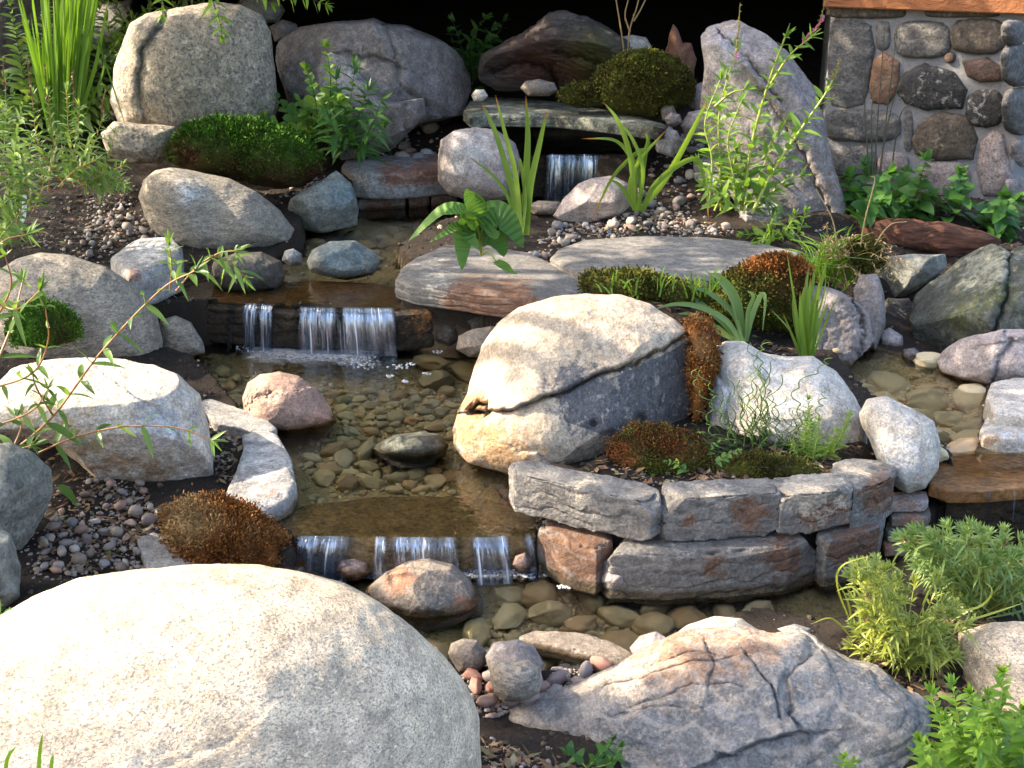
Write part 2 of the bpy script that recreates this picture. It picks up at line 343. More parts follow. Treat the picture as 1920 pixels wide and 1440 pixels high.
# ------------------------------------------------------------------ blob: one boulder / slab from its outline
def radial(poly, n=720, smooth=5):
    """radius of a star-shaped outline about the origin, every 360/n degrees"""
    p = np.asarray(poly, float); q = np.roll(p, -1, 0); e = q - p
    th = np.arange(n) * 2 * math.pi / n; R = np.zeros(n)
    for i, a in enumerate(th):
        d = np.array((math.cos(a), math.sin(a)))
        den = d[0] * e[:, 1] - d[1] * e[:, 0]
        with np.errstate(divide='ignore', invalid='ignore'):
            t = (p[:, 0] * e[:, 1] - p[:, 1] * e[:, 0]) / den
            s = (p[:, 0] * d[1] - p[:, 1] * d[0]) / den
        ok = (np.abs(den) > 1e-12) & (t > 0) & (s >= -1e-6) & (s <= 1 + 1e-6)
        R[i] = t[ok].max() if ok.any() else np.nan
    if np.isnan(R).any():
        g = ~np.isnan(R); R = np.interp(np.arange(n), np.arange(n)[g], R[g])
    if smooth > 1:
        k = np.ones(smooth) / smooth; R = np.convolve(np.concatenate([R[-smooth:], R, R[:smooth]]), k, 'same')[smooth:-smooth]
    return R
def polyarea_centroid(p):
    p = np.asarray(p, float); q = np.roll(p, -1, 0); c = p[:, 0] * q[:, 1] - q[:, 0] * p[:, 1]; A = c.sum() / 2
    return abs(A), np.array(((p[:, 0] + q[:, 0]) * c, (p[:, 1] + q[:, 1]) * c)).sum(1) / (6 * A)
def seg_dist(x, y, line):
    """signed-ish distance to a polyline: (distance, side)"""
    best = np.full(len(x), 1e9); side = np.zeros(len(x))
    for (ax, ay), (bx, by) in zip(line[:-1], line[1:]):
        dx, dy = bx - ax, by - ay; L2 = dx * dx + dy * dy + 1e-12
        t = np.clip(((x - ax) * dx + (y - ay) * dy) / L2, 0, 1)
        d = np.hypot(x - ax - t * dx, y - ay - t * dy); s = np.sign((x - ax) * dy - (y - ay) * dx)
        m = d < best; best[m] = d[m]; side[m] = s[m]
    return best, side
def inpoly(x, y, poly):
    r = np.zeros(len(x), bool); n = len(poly)
    for i in range(n):
        (x1, y1), (x2, y2) = poly[i], poly[(i + 1) % n]
        with np.errstate(divide='ignore', invalid='ignore'):
            c = ((y1 > y) != (y2 > y)) & (x < (x2 - x1) * (y - y1) / (y2 - y1 + 1e-15) + x1)
        r ^= c
    return r
_seed = [0]
def blob(name, poly2, C, U, V, W, hp, hn, mat, p=2.4, res=6, rough=1.0, cuts=(), cracks=(), bumps=(), strata=None, stains=(),
         wet=None, smooth=5, facets=0, chips=0, edge=0.0, parent=None, origin=None, seed=None):
    _seed[0] += 1; sd = _seed[0] if seed is None else seed; rs = np.random.RandomState(sd)
    d, F = ico(res)
    A, _ = polyarea_centroid(poly2); size = math.sqrt(A)
    Rt = radial(poly2, smooth=smooth)
    th = np.arctan2(d[:, 1], d[:, 0]) % (2 * math.pi); R = np.interp(th / (2 * math.pi) * 720, np.arange(721), np.append(Rt, Rt[0]))
    rho = np.hypot(d[:, 0], d[:, 1]); k = (rho ** p + np.abs(d[:, 2]) ** p) ** (-1 / p)
    rr, ww = rho * k, d[:, 2] * k
    L = np.stack([rr * R * np.cos(th), rr * R * np.sin(th), np.where(ww > 0, ww * hp, ww * hn)], 1)
    B = np.stack([U, V, W]); P = C + L @ B
    rd = L / (np.linalg.norm(L, axis=1)[:, None] + 1e-9); rdw = rd @ B
    off = rs.uniform(0, 90, 3)
    for _ in range(facets):                                   # flat broken faces, mostly on the exposed side
        nv = rs.normal(size=3); nv[2] = abs(nv[2]) + .5; nv /= np.linalg.norm(nv)
        s = L @ nv; lim = s.max() * rs.uniform(.74, .92); ex = np.maximum(s - lim, 0)
        P = P - (ex * .85)[:, None] * (nv @ B); L = L - (ex * .85)[:, None] * nv
    if chips:                                                 # corners knocked off a quarried block
        D = np.array((R.mean(), R.mean(), hp)); Q = L / D
        for _ in range(chips):
            a_ = rs.uniform(0, 6.28); nv = np.array((math.cos(a_), math.sin(a_), rs.choice([-.9, .9, .6, 1.2]))); nv /= np.linalg.norm(nv)
            s = Q @ nv; lim = s.max() * rs.uniform(.87, .97); Q = Q - (np.maximum(s - lim, 0) * .95)[:, None] * nv
        P = C + (Q * D) @ B; L = Q * D
    for (nx, ny, nz, fr) in cuts:
        nv = np.array((nx, ny, nz), float); nv /= np.linalg.norm(nv); s = (P - C) @ nv; lim = s.max() * fr
        P = P - (np.maximum(s - lim, 0) * .92)[:, None] * nv
    px, py = project(P); front = np.clip(ww * 4 + .35, 0, 1)
    for (bx, by, br, ba) in bumps:
        P = P + (ba * np.exp(-((px - bx) ** 2 + (py - by) ** 2) / br ** 2) * front)[:, None] * W
    for (line, wd, dep, step) in cracks:
        jx = px + 11 * fbm(P / size * 11 + off, 4); jy = py + 11 * fbm(P / size * 11 + off + 31, 4)
        dist, side = seg_dist(jx, jy, line)
        P = P - ((dep * np.exp(-dist / (wd * .75)) - step * np.exp(-dist / (wd * 7)) * np.clip(-side * dist / 1.5, 0, 1)) * front)[:, None] * W
    q = P / size + off
    P = P + (rough * size * (.045 * fbm(q * 1.7, 3) + .016 * fbm(q * 6, 4) + .006 * fbm(q * 22, 3)))[:, None] * rdw
    if edge:                                                  # chipped rim
        rim = np.exp(-((rr ** p - np.abs(ww) ** p) / .5) ** 2)
        P = P - (np.maximum(fbm(q * 5 + 9, 4), -.05) * edge * rim)[:, None] * rdw
    if strata:
        (ax, th_, amp) = strata; ax = np.array(ax, float); ax /= np.linalg.norm(ax)
        s = P @ ax / th_ + fbm(q * 2.2, 4) * 1.3; fr = s - np.floor(s); hsh = np.sin(np.floor(s) * 12.9898 + sd) * .5
        P = P + (amp * (hsh - .75 + .5 * np.clip(fr * 4, 0, 1) - .5 * np.clip((fr - .8) * 5, 0, 1)) * (np.clip(1 - np.abs(ww) ** 6, 0, 1) if p > 5 else .4 + .6 * np.clip(1 - np.abs(rdw @ ax), 0, 1)))[:, None] * rdw
    px, py = project(P); a = {"stA": np.zeros(len(P)), "stB": np.zeros(len(P)), "wet": np.zeros(len(P))}
    for (ch, sx, sy, sr, am) in stains:
        if isinstance(sx, (list, tuple)):
            f = inpoly(px, py, sx) * am
        else: f = am * np.exp(-((px - sx) ** 2 + (py - sy) ** 2) / sr ** 2)
        a["st" + ch] = np.clip(a["st" + ch] + f, 0, 1)
    if wet is not None:
        a["wet"] = np.clip((wet + .025 + .012 * fbm(q * 5, 2) - P[:, 2]) / .018, 0, 1)
    o = np.array((C[0], C[1], P[:, 2].min())) if origin is None else np.asarray(origin, float)
    me = mesh_np(name, P - o, F, mat, attrs=a)
    ob = link(name, me, (o if parent is None else o - np.array(parent.location)), parent)
    return ob
def frame_at(px, py, Y):
    C = ony(px, py, Y); W = EYE - C; W /= np.linalg.norm(W)
    U = np.cross(np.array((0, 0, 1.0)), W); U /= np.linalg.norm(U); V = np.cross(W, U)
    return C, U, V, W
def rock(name, outline, Y, depth, mat, label, cat="rock", group=None, **kw):
    _, c = polyarea_centroid(outline); C, U, V, W = frame_at(c[0], c[1], Y)
    poly = []
    for (x, y) in outline:
        d = ray(x, y); t = ((C - EYE) @ W) / (d @ W); q = EYE + d * t - C; poly.append((q @ U, q @ V))
    dp, dn = depth if isinstance(depth, tuple) else (depth, depth)
    return tag(blob(name, poly, C, U, V, W, dp, dn, M[mat] if isinstance(mat, str) else mat, **kw), label, cat, group)
def slab(name, top, z, thick, mat, label, cat="stone", group=None, p=9, tilt=(0, 0), **kw):
    pts = np.array([onz(x, y, z)[:2] for x, y in top]); _, c = polyarea_centroid(pts)
    C = np.array((c[0], c[1], z - thick / 2)); U = np.array((1., 0, tilt[0])); V = np.array((0, 1., tilt[1])); W = np.array((0, 0, 1.))
    kw.setdefault("edge", .02); kw.setdefault("smooth", 3); kw.setdefault("rough", .35)
    return tag(blob(name, pts - c, C, U, V, W, thick / 2, thick / 2, M[mat] if isinstance(mat, str) else mat, p=p, **kw), label, cat, group)
def oval(x0, y0, x1, y1, e=2.0, n=28, jit=.03, seed=0):
    rs = np.random.RandomState(seed + int(x0 * 7 + y0 * 3) % 9999); r = []
    for i in range(n):
        a = 2 * math.pi * i / n; c, s = math.cos(a), math.sin(a); k = (abs(c) ** e + abs(s) ** e) ** (-1 / e) * (1 + rs.uniform(-jit, jit))
        r.append(((x0 + x1) / 2 + (x1 - x0) / 2 * c * k, (y0 + y1) / 2 + (y1 - y0) / 2 * s * k))
    return r
# ------------------------------------------------------------------ terrain and pools
POOLS = [  # name, level, depth, outline in the picture at that level
 ("top", .58, .05, [(1005, 290), (1175, 292), (1200, 255), (1000, 255)]),
 ("upper", .30, .075, [(315, 562), (430, 566), (560, 574), (745, 577), (775, 520), (745, 482), (830, 445), (960, 436), (1050, 425), (1165, 372), (1165, 345), (1010, 345), (960, 372), (855, 368), (850, 362), (660, 376), (672, 392), (570, 432), (565, 468), (400, 520), (318, 545)]),
 ("right", .20, .07, [(1555, 672), (1640, 655), (1720, 672), (1770, 700), (1850, 716), (1840, 790), (1830, 845), (2010, 850), (2010, 884), (1800, 886), (1775, 840), (1650, 750), (1600, 722)]),
 ("mid", .12, .085, [(300, 652), (440, 642), (560, 655), (745, 655), (900, 655), (985, 700), (930, 800), (930, 870), (960, 905), (1012, 985), (985, 1002), (700, 1003), (560, 1003), (505, 985), (545, 930), (535, 850), (430, 760), (330, 690)]),
 ("lower", .0, .075, [(555, 1064), (700, 1066), (1005, 1066), (1150, 1080), (1500, 1080), (1650, 1040), (1770, 1004), (2050, 994), (2050, 1090), (1560, 1195), (1420, 1172), (1210, 1215), (1170, 1262), (860, 1262), (740, 1190), (560, 1110)]),
]
GP = [  # ground spot heights: picture column, row, height
 (100, 1000, .13), (250, 1000, .10), (30, 1120, .16), (250, 1080, .09), (420, 860, .14), (410, 900, .13), (500, 1060, .09), (330, 960, .11), (150, 900, .16), (60, 800, .2),
 (100, 430, .43), (200, 350, .48), (30, 300, .55), (250, 430, .40), (160, 620, .30), (60, 640, .3), (330, 540, .31), (330, 640, .17), (300, 300, .52), (20, 450, .42), (100, 560, .34),
 (400, 250, .55), (560, 330, .46), (640, 272, .50), (760, 240, .58), (800, 255, .52), (780, 300, .46), (860, 230, .62), (150, 230, .6), (540, 60, .85), (700, 160, .75), (300, 120, .8),
 (900, 170, .78), (1150, 150, .8), (1300, 200, .72), (1240, 170, .78), (1000, 130, .84), (850, 80, .9), (1200, 60, .92), (1400, 60, .9), (1250, 250, .62), (1310, 270, .58),
 (1200, 405, .43), (1350, 425, .42), (1450, 445, .42), (1100, 430, .41), (1040, 450, .40), (1250, 480, .38), (980, 500, .385), (1080, 520, .36), (1250, 560, .36), (1400, 560, .37), (1350, 630, .30), (1480, 650, .26), (1540, 560, .36), (1600, 470, .44),
 (1250, 850, .255), (1150, 870, .25), (1450, 860, .255), (1590, 835, .23), (1330, 820, .26), (1350, 880, .25), (1550, 870, .25),
 (965, 880, .12), (1000, 885, .14), (1040, 880, .19), (955, 850, .11), (1010, 955, .11), (900, 830, .08), (1400, 340, .5), (1550, 400, .48), (1650, 460, .38), (1800, 465, .36), (1910, 465, .36),
 (1000, 1330, .01), (1080, 1400, .03), (950, 1420, .05), (1500, 1215, .06), (1640, 1235, .09), (1770, 1330, .12), (1800, 1430, .10), (870, 1290, .03), (1720, 1200, .06), (1760, 1230, .10), (1100, 1280, .0), (1800, 1150, .08), (1920, 1120, .05),
 (0, 1300, .15), (500, 1400, .1), (1000, 1439, .06),
]
def atpx(px, Y): return ((px - 960) / FPX * (Y * cp + .5), Y)
GXY = np.array([[*onz(x, y, z)[:2], z] for x, y, z in GP] + [(*atpx(px, Y), z) for px, Y, z in [(1700, 4.5, .19), (1800, 4.4, .17), (1900, 4.3, .17), (1850, 4.8, .22), (2000, 4.6, .22), (1680, 4.9, .15), (1800, 5.2, .28), (1950, 5.2, .28), (1660, 5.2, .28), (1750, 5.75, .48), (1620, 5.75, .46), (1880, 5.75, .46), (1600, 4.75, .27), (1560, 4.5, .2), (1300, 2.3, -.08), (1450, 2.3, -.06), (1600, 2.25, -.04), (1250, 2.1, -.1), (1450, 2.05, -.1), (1650, 2.0, -.08), (1300, 1.85, -.1), (1600, 1.8, -.1), (1700, 3.12, -.05), (1700, 3.28, -.05), (1740, 3.2, -.05), (1350, 2.52, .03), (1480, 2.5, .05)]] + [(-2.2, .6, .18), (0, .4, .13), (2.2, .6, .2), (-4, 2, .35), (4, 2, .3), (-4.5, 5, .55), (4.5, 5, .45), (-4, 8, .8), (4, 8, .6), (0, 9, .95), (-2, 9, .95), (2, 9, .9)])
PW = [(n, lv, dp, np.array([onz(x, y, lv)[:2] for x, y in pl])) for n, lv, dp, pl in POOLS]
SPILL = [tuple(onz(px_, py_, .19)[:2]) for px_, py_ in [(1690, 900), (1745, 862), (1790, 878), (2040, 876), (2040, 940), (1690, 945)]]
def gz(x, y, full=False):
    x = np.atleast_1d(np.asarray(x, float)); y = np.atleast_1d(np.asarray(y, float)); z = np.zeros(len(x))
    for a in range(0, len(x), 40000):
        s = slice(a, a + 40000)
        D2 = (x[s, None] - GXY[None, :, 0]) ** 2 + (y[s, None] - GXY[None, :, 1]) ** 2 + 1e-4
        wt = D2 ** -1.7; z[s] = (wt * GXY[:, 2]).sum(1) / wt.sum(1)
    P = np.stack([x, y, 0 * x], 1)
    far = np.clip((np.hypot(x, y - 4) - 6) / 6, 0, 1)
    z += (1 - far) * (.018 * fbm(P * 3.1, 3) + .010 * fbm(P * 17, 3) + .006 * fbm(P * 55 + 9, 2))
    bed = np.zeros(len(x)); face = np.zeros(len(x))
    for n, lv, dp, pl in PW:
        cl = [tuple(q) for q in pl] + [tuple(pl[0])]
        near = (x > pl[:, 0].min() - .3) & (x < pl[:, 0].max() + .3) & (y > pl[:, 1].min() - .3) & (y < pl[:, 1].max() + .3)
        idx = np.where(near)[0]
        if not len(idx): continue
        d, _ = seg_dist(x[idx], y[idx], cl); ins = inpoly(x[idx], y[idx], [tuple(q) for q in pl])
        t = np.clip(d / .10, 0, 1); t = t * t * (3 - 2 * t)
        zi = lv - .004 - dp * (.35 + .65 * t) + .012 * fbm(P[idx] * 9, 3)
        zo = np.maximum(z[idx], lv + .012 * np.clip(1 - d / .12, 0, 1))
        step = ins & (z[idx] > lv + .06)
        keep = (~ins) & (d < .12) & (bed[idx] < .5)
        z[idx] = np.where(ins, zi, np.where(keep, zo, z[idx])); bed[idx] = np.where(ins, 1, bed[idx])
    sp_ = inpoly(x, y, SPILL); z[sp_] = np.minimum(z[sp_], .10)
    return (z, bed, face) if full else z
def gz1(x, y): return float(gz([x], [y])[0])
def grid_axis(a, b, st, lo, hi):
    c = list(np.arange(a, b, st)); s = st; v = a; L = []
    while v > lo: s *= 1.5; v -= s; L.append(max(v, lo))
    s = st; v = c[-1]; H = []
    while v < hi: s *= 1.5; v += s; H.append(min(v, hi))
    return np.array(L[::-1] + c + H)
gx = grid_axis(-2.9, 3.1, .016, -60, 60); gy = grid_axis(1.2, 8.6, .018, -40, 80)
X, Y_ = np.meshgrid(gx, gy); Z, BED, FACE = gz(X.ravel(), Y_.ravel(), True)
nx, ny = len(gx), len(gy)
ii = (np.arange(ny - 1)[:, None] * nx + np.arange(nx - 1)[None, :]).ravel()
GV = np.stack([X.ravel(), Y_.ravel(), Z], 1)
zz = Z.reshape(ny, nx); sl_ = np.maximum(np.abs(np.gradient(zz, gy, axis=0)), np.abs(np.gradient(zz, gx, axis=1)))
FACE = np.clip((sl_.ravel() - 1.3) / 1.2, 0, 1)
g = link("ground", mesh_np("ground", GV, np.stack([ii, ii + 1, ii + nx + 1, ii + nx], 1), M['soil'], attrs={"bed": BED * (1 - FACE), "face": FACE}))
tag(g, kind="structure")

def water(name, pl, lv, mat, grow=1.02):
    c = pl.mean(0); q = c + (pl - c) * grow
    return tag(link(name, mesh_np(name, [(x, y, lv) for x, y in q], [list(range(len(q)))[::1 if sum(q[i - 1][0] * q[i][1] - q[i][0] * q[i - 1][1] for i in range(len(q))) > 0 else -1]], M[mat], smooth=False)), kind="structure")
for n, lv, dp, pl in PW:
    water("pool_water", pl, lv, 'water_flow' if n in ("top",) else 'water', 1.015)

# ------------------------------------------------------------------ big rocks, front to back
rock("boulder", [(0, 1163), (60, 1130), (150, 1095), (250, 1075), (370, 1065), (480, 1067), (560, 1077), (640, 1100), (700, 1133), (760, 1178), (820, 1233), (865, 1290), (887, 1345), (893, 1440), (880, 1640), (700, 1800), (300, 1850), (-200, 1800), (-500, 1600), (-560, 1400), (-350, 1250), (-150, 1195)],
     1.78, .42, 'granite_light', "huge smooth pale speckled granite boulder filling the front corner", "boulder", p=2.1, res=8, rough=.42, cracks=[([(300, 1440), (420, 1400), (480, 1350)], 4, .004, .003), ([(90, 1150), (200, 1130), (330, 1120)], 5, .005, 0)], stains=[("A", 260, 1110, 130, .16), ("A", 60, 1290, 120, .16), ("B", 760, 1350, 120, .22)])
rock("ledge_rock", [(886, 1345), (960, 1310), (1060, 1285), (1130, 1258), (1200, 1222), (1290, 1190), (1400, 1176), (1450, 1195), (1500, 1190), (1545, 1215), (1590, 1235), (1640, 1245), (1700, 1290), (1745, 1312), (1765, 1370), (1765, 1440), (1760, 1560), (1500, 1680), (1250, 1640), (1130, 1500), (1075, 1420), (1000, 1390)],
     2.30, (.20, .25), 'ledge', "long cracked grey and tan ledge rock with sunlit ridged top at the bottom edge", "rock", bumps=[(1690, 1360, 90, .07)], p=2.6, res=8, rough=1.0, strata=((-.45, -.25, .86), .04, .017),
     cracks=[([(1395, 1225), (1420, 1262), (1445, 1290), (1455, 1345)], 2.5, .02, .010), ([(1520, 1235), (1478, 1280), (1486, 1340), (1475, 1345)], 2.5, .012, -.022), ([(1130, 1290), (1260, 1255), (1380, 1230)], 4, .012, .012), ([(1475, 1345), (1500, 1372), (1380, 1410), (1300, 1440)], 3, .014, .025), ([(1560, 1370), (1500, 1375)], 3, .012, .01), ([(1180, 1330), (1300, 1285), (1400, 1290)], 4, .01, .012), ([(1150, 1345), (1250, 1320), (1330, 1330)], 4, .008, .01), ([(1210, 1250), (1290, 1222), (1340, 1225)], 4, .012, .012), ([(1320, 1205), (1340, 1250), (1330, 1290)], 3, .01, .008)],
     stains=[("A", 1280, 1215, 110, .75), ("A", 1430, 1215, 60, .6), ("B", 1600, 1370, 170, .8), ("B", 1350, 1400, 120, .7), ("B", 1180, 1370, 90, .5)])  # B patches paint the front face's bluish shade into the colour
rock("rock", [(1798, 1190), (1860, 1166), (1930, 1170), (2060, 1200), (2120, 1340), (2040, 1460), (1900, 1400), (1830, 1340), (1805, 1260)], 2.34, .16, 'granite_light',
     "pale pinkish granite rock at the frame edge catching the lavender's shadow", "rock", rough=.9, facets=2)
rock("rock", [(1180, 1215), (1200, 1192), (1230, 1184), (1255, 1198), (1262, 1225), (1225, 1240), (1190, 1235)], 2.62, .05, 'pink_grey', "small round beige stone behind the sunlit ridge of the ledge rock", "stone", res=5, rough=.5)
rock("rock", [(1245, 1205), (1290, 1172), (1340, 1156), (1390, 1160), (1420, 1180), (1420, 1215), (1330, 1235), (1260, 1230)], 2.66, .10, 'white_stone', "low whitish rock behind the ledge rock at the front pool's edge", "rock", res=6, rough=.6)
rock("rock", [(1450, 1200), (1455, 1178), (1490, 1170), (1520, 1178), (1528, 1196), (1500, 1208)], 2.66, .05, 'grey_blue', "small smooth blue-grey stone by the base of the yellow lavender", "stone", res=5, rough=.5)

# left bank
rock("boulder", [(-60, 770), (-20, 735), (20, 695), (70, 668), (150, 670), (230, 671), (290, 684), (335, 702), (372, 740), (386, 790), (398, 850), (405, 920), (394, 945), (330, 936), (270, 950), (215, 920), (150, 865), (100, 832), (30, 810), (-40, 810)],
     3.45, (.22, .3), 'white_stone', "large whitish weathered boulder behind the trailing twigs on the left bank", "boulder", p=2.8, res=7, rough=.8, facets=1, cuts=[(0.12, -.2, .97, .72), (.2, -.85, -.45, .62)], cracks=[([(275, 760), (330, 800), (345, 880)], 12, .02, .012)], stains=[("A", 70, 780, 110, .35), ("B", 300, 790, 70, .7), ("A", 290, 890, 60, .4), ("A", 180, 860, 90, .3)])
rock("rock", [(-80, 850), (20, 830), (62, 846), (98, 880), (97, 925), (70, 985), (40, 1030), (-60, 1030), (-110, 940)], 2.95, .2, 'green_grey', "grey-green angular rock at the left edge beside the gravel", "rock", facets=5, rough=1.3)
rock("rock", [(-80, 1010), (-10, 985), (20, 1000), (36, 1060), (38, 1120), (-20, 1160), (-90, 1120)], 2.6, .14, 'green_grey', "lower grey rock half out of frame above the front boulder", "rock", facets=4, rough=1.2)
rock("boulder", [(-30, 560), (-10, 510), (30, 485), (75, 473), (130, 478), (200, 500), (260, 543), (292, 590), (304, 640), (300, 690), (200, 712), (100, 705), (20, 690), (-20, 620)],
     4.35, .32, 'granite_tan', "tan speckled granite boulder behind the white one, moss at its foot", "boulder", p=2.2, res=7, rough=.45, wet=.12)
rock("rock", [(296, 640), (300, 600), (330, 592), (358, 605), (380, 640), (386, 665), (340, 675), (300, 672)], 4.6, .12, 'granite_tan', "small tan rock wedged against the tan boulder at the waterline", "rock", rough=.8, wet=.12, stains=[("A", 330, 640, 40, .4)])
slab("rock", [(205, 478), (212, 455), (260, 441), (322, 439), (341, 458), (338, 478), (290, 500), (240, 512), (226, 498)], .47, .17, 'grey_blue', "flat-topped blue-grey block above the tan boulder", "rock", p=7, facets=2, stains=[("A", 250, 515, 18, .8), ("B", 280, 460, 60, .6)])
rock("boulder", [(258, 370), (266, 338), (290, 318), (320, 314), (370, 322), (430, 335), (480, 360), (525, 395), (553, 430), (556, 458), (500, 480), (420, 490), (360, 490), (310, 470), (280, 420)],
     5.65, .32, 'granite_tan', "smooth rounded grey-tan boulder at the upper pool's left shore", "boulder", p=2.2, res=7, rough=.55, wet=.3, bumps=[(330, 350, 60, .03), (400, 400, 50, -.05), (460, 420, 80, .03)], stains=[("B", 350, 360, 40, .6)])
rock("rock", [(535, 400), (545, 372), (590, 345), (630, 320), (658, 345), (672, 390), (668, 425), (600, 442), (550, 430)], 6.0, .2, 'green_grey', "greenish-grey faceted rock between the mossy mound and the low stone wall", "rock", facets=6, rough=1.3, wet=.3, stains=[("B", 640, 370, 40, .7), ("A", 610, 420, 30, .4)])
rock("rock", [(395, 520), (400, 490), (440, 474), (490, 472), (528, 490), (535, 520), (520, 545), (470, 552), (420, 545)], 5.0, .15, 'dark_stone', "dark wet rock on the left lip of the middle waterfall", "rock", rough=.8, stains=[("B", 470, 490, 50, .6)])
rock("rock", [(528, 488), (534, 470), (550, 466), (566, 476), (566, 495), (545, 500)], 5.3, .06, 'grey_blue', "fist-sized grey stone beside the dark wet rock", "stone", res=5, rough=.5)
rock("rock", [(576, 490), (585, 468), (620, 452), (665, 452), (705, 472), (713, 490), (700, 515), (650, 526), (600, 515), (580, 505)], 5.15, .14, 'green_grey', "blue-green rounded rock standing in the upper pool above the middle waterfall", "rock", facets=3, rough=.8, wet=.3, stains=[("B", 640, 480, 60, .8)])

# top left
rock("boulder", [(212, 130), (222, 100), (245, 45), (275, 28), (330, 18), (400, 5), (450, 10), (490, 30), (505, 60), (515, 130), (522, 200), (500, 260), (400, 290), (300, 280), (225, 235), (205, 190)],
     6.65, .35, 'granite_grey', "tall rounded speckled granite boulder with a sunlit streak at upper left", "boulder", p=2.5, res=7, rough=.55, cracks=[([(300, 40), (268, 90), (255, 160), (268, 240)], 9, .03, .035)])
rock("rock", [(190, 250), (215, 228), (270, 232), (330, 238), (330, 280), (300, 306), (240, 306), (200, 290)], 6.1, .16, 'granite_grey', "low speckled granite rock at the foot of the tall boulder", "rock", rough=.9, facets=2)
rock("rock", [(440, 10), (470, -20), (520, -10), (534, 20), (520, 42), (480, 45)], 7.5, .14, 'grey_blue', "blue-grey rock peeping out behind the tall boulder", "rock", rough=.8)
rock("rock", [(505, 50), (530, 36), (556, 45), (563, 65), (550, 80), (515, 78)], 7.3, .08, 'purple', "small dark rock between the tall boulder and the mauve one", "stone", res=5)
rock("boulder", [(512, 110), (520, 75), (560, 50), (640, 38), (700, 34), (722, 45), (760, 50), (800, 65), (835, 80), (865, 105), (882, 140), (884, 170), (865, 215), (780, 240), (640, 230), (540, 200)],
     7.2, .35, 'purple', "broad mauve-grey boulder across the back left of the dark opening", "boulder", p=2.6, res=7, facets=4, rough=1.0, cracks=[([(720, 45), (740, 100), (745, 160), (800, 200)], 5, .03, .025), ([(640, 100), (700, 105), (745, 120)], 5, .03, -.02)], stains=[("A", 870, 140, 60, .3)])
rock("rock", [(590, 130), (620, 100), (650, 110), (700, 170), (720, 190), (760, 195), (795, 180), (798, 215), (770, 250), (740, 285), (640, 300), (600, 250)], 6.75, .2, 'purple', "lighter mauve rock slab leaning in front of the broad mauve boulder", "rock", facets=5, rough=1.2, cracks=[([(760, 195), (755, 230), (765, 260)], 5, .03, .02)], stains=[("B", 640, 150, 60, .6)])
rock("boulder", [(820, 300), (825, 262), (850, 245), (890, 238), (930, 245), (965, 268), (978, 300), (972, 345), (950, 375), (880, 378), (840, 365), (822, 340)], 6.35, .22, 'pink_grey', "rounded grey-pink boulder at the left of the back waterfall", "boulder", rough=.7, wet=.3, stains=[("B", 880, 290, 60, .7)])

# low wall left of the back waterfall
slab("stone_block", [(640, 305), (648, 293), (720, 288), (800, 285), (846, 286), (855, 300), (846, 312), (760, 320), (690, 322), (655, 318)], .52, .165, 'grey_blue', "long blue-grey wall stone with rusty red flakes beside the upper pool", "wall stone", p=8, stains=[("A", 730, 328, 34, .75), ("A", 830, 312, 30, .9), ("A", 790, 325, 30, .7), ("B", 690, 345, 40, .5)], res=7)
for i, (a, b, lab) in enumerate([(668, 762, "leftmost rusty block in the wet course under the long wall stone"), (764, 806, "short middle block in the wet course under the long wall stone"), (808, 856, "rightmost block in the wet course, touching the rounded grey-pink boulder")]):
    slab("stone_block", [(a, 366), (a + 2, 352), (b - 2, 349), (b, 362), (b - 3, 368 - i * 3), (a + 3, 372 - i * 3)], .365, .13, 'limestone', lab, "wall stone", p=9, stains=[("A", (a + b) / 2, 385, 40, .8)], wet=.3)

# back
rock("stump", [(895, 130), (905, 100), (940, 80), (985, 55), (1030, 28), (1060, 26), (1100, 35), (1150, 60), (1175, 78), (1180, 100), (1165, 140), (1120, 175), (1060, 180), (1000, 165), (930, 172), (900, 155)], 7.0, (.26, .3), 'old_wood', "dark weathered hollow tree stump lying behind the stone shelf", "stump", p=2.4, res=7, rough=2.0, strata=((.35, -.2, .9), .03, .014), cuts=[(0, -.8, -.6, .45)], cracks=[([(920, 135), (980, 115), (1030, 130), (1040, 170)], 14, .10, .03), ([(1040, 100), (1100, 110), (1150, 130)], 8, .05, .03)], stains=[("A", 1000, 120, 50, .8), ("A", 1090, 130, 50, .9), ("B", 1110, 105, 45, .7)])
rock("stone", [(975, 165), (985, 152), (1010, 148), (1040, 155), (1046, 170), (1030, 180), (990, 180)], 6.75, .07, 'brown', "flat brown stone under the hollow stump", "stone", res=5, rough=.5)
rock("stone", [(884, 178), (892, 168), (908, 168), (915, 180), (905, 190), (888, 190)], 6.7, .04, 'white_stone', "small white stone at the left end of the dark shelf", "stone", res=5, rough=.5)
rock("stone", [(1152, 82), (1160, 70), (1185, 65), (1212, 70), (1222, 88), (1215, 105), (1170, 105)], 7.15, .08, 'white_stone', "pale rounded stone at the right end of the stump", "stone", res=5, rough=.5)
rock("driftwood", [(1243, 130), (1250, 90), (1262, 45), (1270, 55), (1280, 80), (1298, 78), (1305, 110), (1300, 150), (1270, 160), (1248, 150)], 6.9, .06, 'red_wood', "upright reddish splintered driftwood piece beside the grey slab rock", "driftwood", facets=4, rough=2.0)
slab("shelf_stone", [(868, 205), (880, 186), (905, 180), (1000, 182), (1120, 200), (1200, 215), (1255, 232), (1245, 238), (1150, 226), (1040, 215), (930, 214), (880, 216)], .80, .075, 'dark_green', "long thin dark grey shelf stone bridging the back waterfall", "shelf stone", p=8, res=7, strata=((0, 0, 1), .025, .006), stains=[("B", 950, 195, 90, .6), ("B", 1150, 210, 90, .6)])
slab("stone", [(1196, 236), (1200, 228), (1240, 228), (1248, 238), (1235, 246), (1200, 246)], .70, .05, 'dark_green', "small flat stone under the right end of the shelf stone", "stone", p=8)
